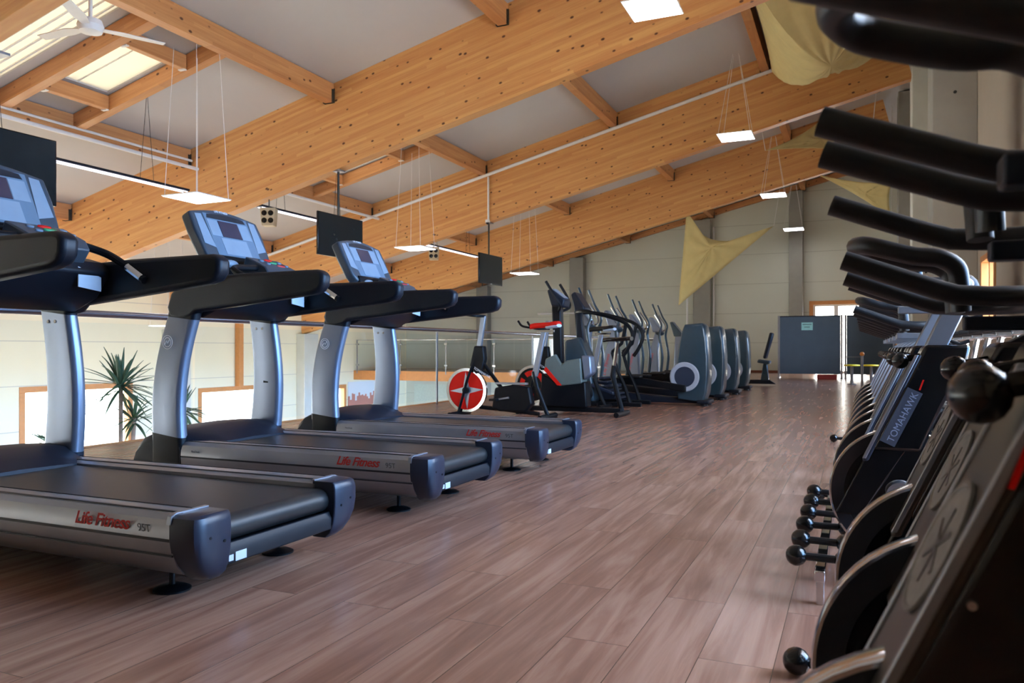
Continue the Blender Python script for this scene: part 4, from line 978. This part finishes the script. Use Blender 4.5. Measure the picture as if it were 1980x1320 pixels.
partition(-1.98, -.32, 23.5, .12, 1.76, 'grey partition screen carrying a small pale blue notice', True)
partition(-.22, 1.0, 23.5, .12, 1.76, 'grey partition screen to the right, behind the yellow stools')
o = MB().box(-.25, .25, -.15, .15, 0, .13).build('aerobic_step', 'redbox', bevel=.015); o.location = (-.68, 22.9, 0); tag(o, 'dark red box on the floor below the partition screen', 'step')
def stool(x, y, z, label):
    t = empty('stool', (x, y, 0), 0, label, 'stool', 'yellow round stools')
    MB().lathe([(.17, 0), (.18, .015), (.17, .035), (.10, .04)], 24, Matrix.Translation((0, 0, z-.04))).build('seat', 'yellow', t)
    MB().tube([(0, 0, .02), (0, 0, z-.04)], .035, 12).build('leg', 'alu', t); MB().lathe([(.10, 0), (.10, .015), (.04, .03)], 20).build('base', 'alu', t)
stool(-.05, 19.6, .47, 'yellow round stool in front of the gap between the screens')
stool(.36, 19.6, .47, 'yellow round stool half hidden behind the bike flywheels')
t = empty('bollard', (.15, 17.6, 0), 0, 'thin steel post topped with an orange ball', 'post')
MB().tube([(0, 0, .01), (0, 0, .70)], .025, 12).build('post', 'alu', t); MB().ball((0, 0, .72), .045).build('ball_top', 'orange', t); MB().tube([(-.35, .0, .66), (0, 0, .66)], .006, 6).build('cross_rod', 'alu', t)

# ------------------------------------------------------------------ lower hall: plants and posters
def leaf(b, base, az, el, L, w, droop):
    n = 7; vs = []
    d = Vector((math.cos(az)*math.cos(el), math.sin(az)*math.cos(el), math.sin(el))); side = Vector((-math.sin(az), math.cos(az), 0)); up = side.cross(d)*-1
    for i in range(n+1):
        q = i/n; p = Vector(base)+d*L*q+Vector((0, 0, -droop*L*q*q)); ww = w*math.sin(math.pi*min(.98, .12+.86*q))**.7*(1-.35*q)
        vs += [p-side*ww+up*ww*.25, p, p+side*ww+up*ww*.25]
    fs = []
    for i in range(n):
        for j in range(2): fs.append((i*3+j, i*3+j+1, i*3+j+4, i*3+j+3))
    b.add(vs, fs)
def yucca(loc, heads, label, pot_z):
    t = empty('potted_yucca', (loc[0], loc[1], pot_z), 0, label, 'plant', 'tall yuccas in the lower hall')
    MB().lathe([(.20, 0), (.27, .42), (.29, .45), (.26, .45), (.24, .38)], 24).build('pot', 'pot', t)
    for (dx, dy, z, L, cnt) in heads:
        h = z-pot_z
        MB().tube(bez([(0, 0, .35), (dx*.4, dy*.4, h*.5), (dx, dy, h)]), [.035]*8+[.026]*9, 9).build('trunk', 'trunk', t)
        b = MB()
        for i in range(cnt):
            leaf(b, (dx, dy, h+.03-.10*(i/cnt)), rnd.uniform(0, 6.28), R(rnd.uniform(-35, 80)), L*rnd.uniform(.75, 1.1), .024, rnd.uniform(.05, .35))
        f = b.build('leaves', 'leaf', t, smooth=80); q = f.modifiers.new('solid', 'SOLIDIFY'); q.thickness = .003
yucca((-8.45, 6.95), [(0, 0, .36, .62, 46), (.12, .1, -.05, .45, 26)], 'tall spiky yucca seen between the two nearest treadmill uprights', -3.2)
yucca((-8.2, 7.7), [(0, 0, .02, .45, 34)], 'smaller spiky yucca right of the tall one', -3.2)
yucca((-8.9, 6.4), [(0, 0, -.35, .42, 26)], 'low yucca whose leaf tips show beside the nearest upright', -3.2)
def poster(name, x, y0, y1, z0, z1, m, label, cat):
    o = MB().box(0, .02, -(y1-y0)/2, (y1-y0)/2, 0, z1-z0).build(name, m); o.location = (x, (y0+y1)/2, z0); tag(o, label, cat); return o
poster('poster', XL+.01, 24.3, 26.7, -1.35, -.42, 'poster', 'large poster of a reddish city skyline on the left wall', 'poster')
poster('warning_sign', XL+.01, 9.9, 10.35, -1.35, -.98, 'yellow', 'small yellow sign on the left wall by the window', 'sign')

o = MB().box(-.9, .9, 0, .02, 0, 1.1).build('poster', mat('pale_poster', (206, 216, 204), .7)); o.location = (-16.2, YF-.03, -1.75); tag(o, 'pale green poster on the far wall under the gallery', 'poster')
o = MB().box(-.18, .18, 0, .02, 0, 1.6).build('banner', 'yellow'); o.location = (-14.85, YF-.03, -2.0); tag(o, 'narrow yellow banner on the far wall under the gallery', 'banner')
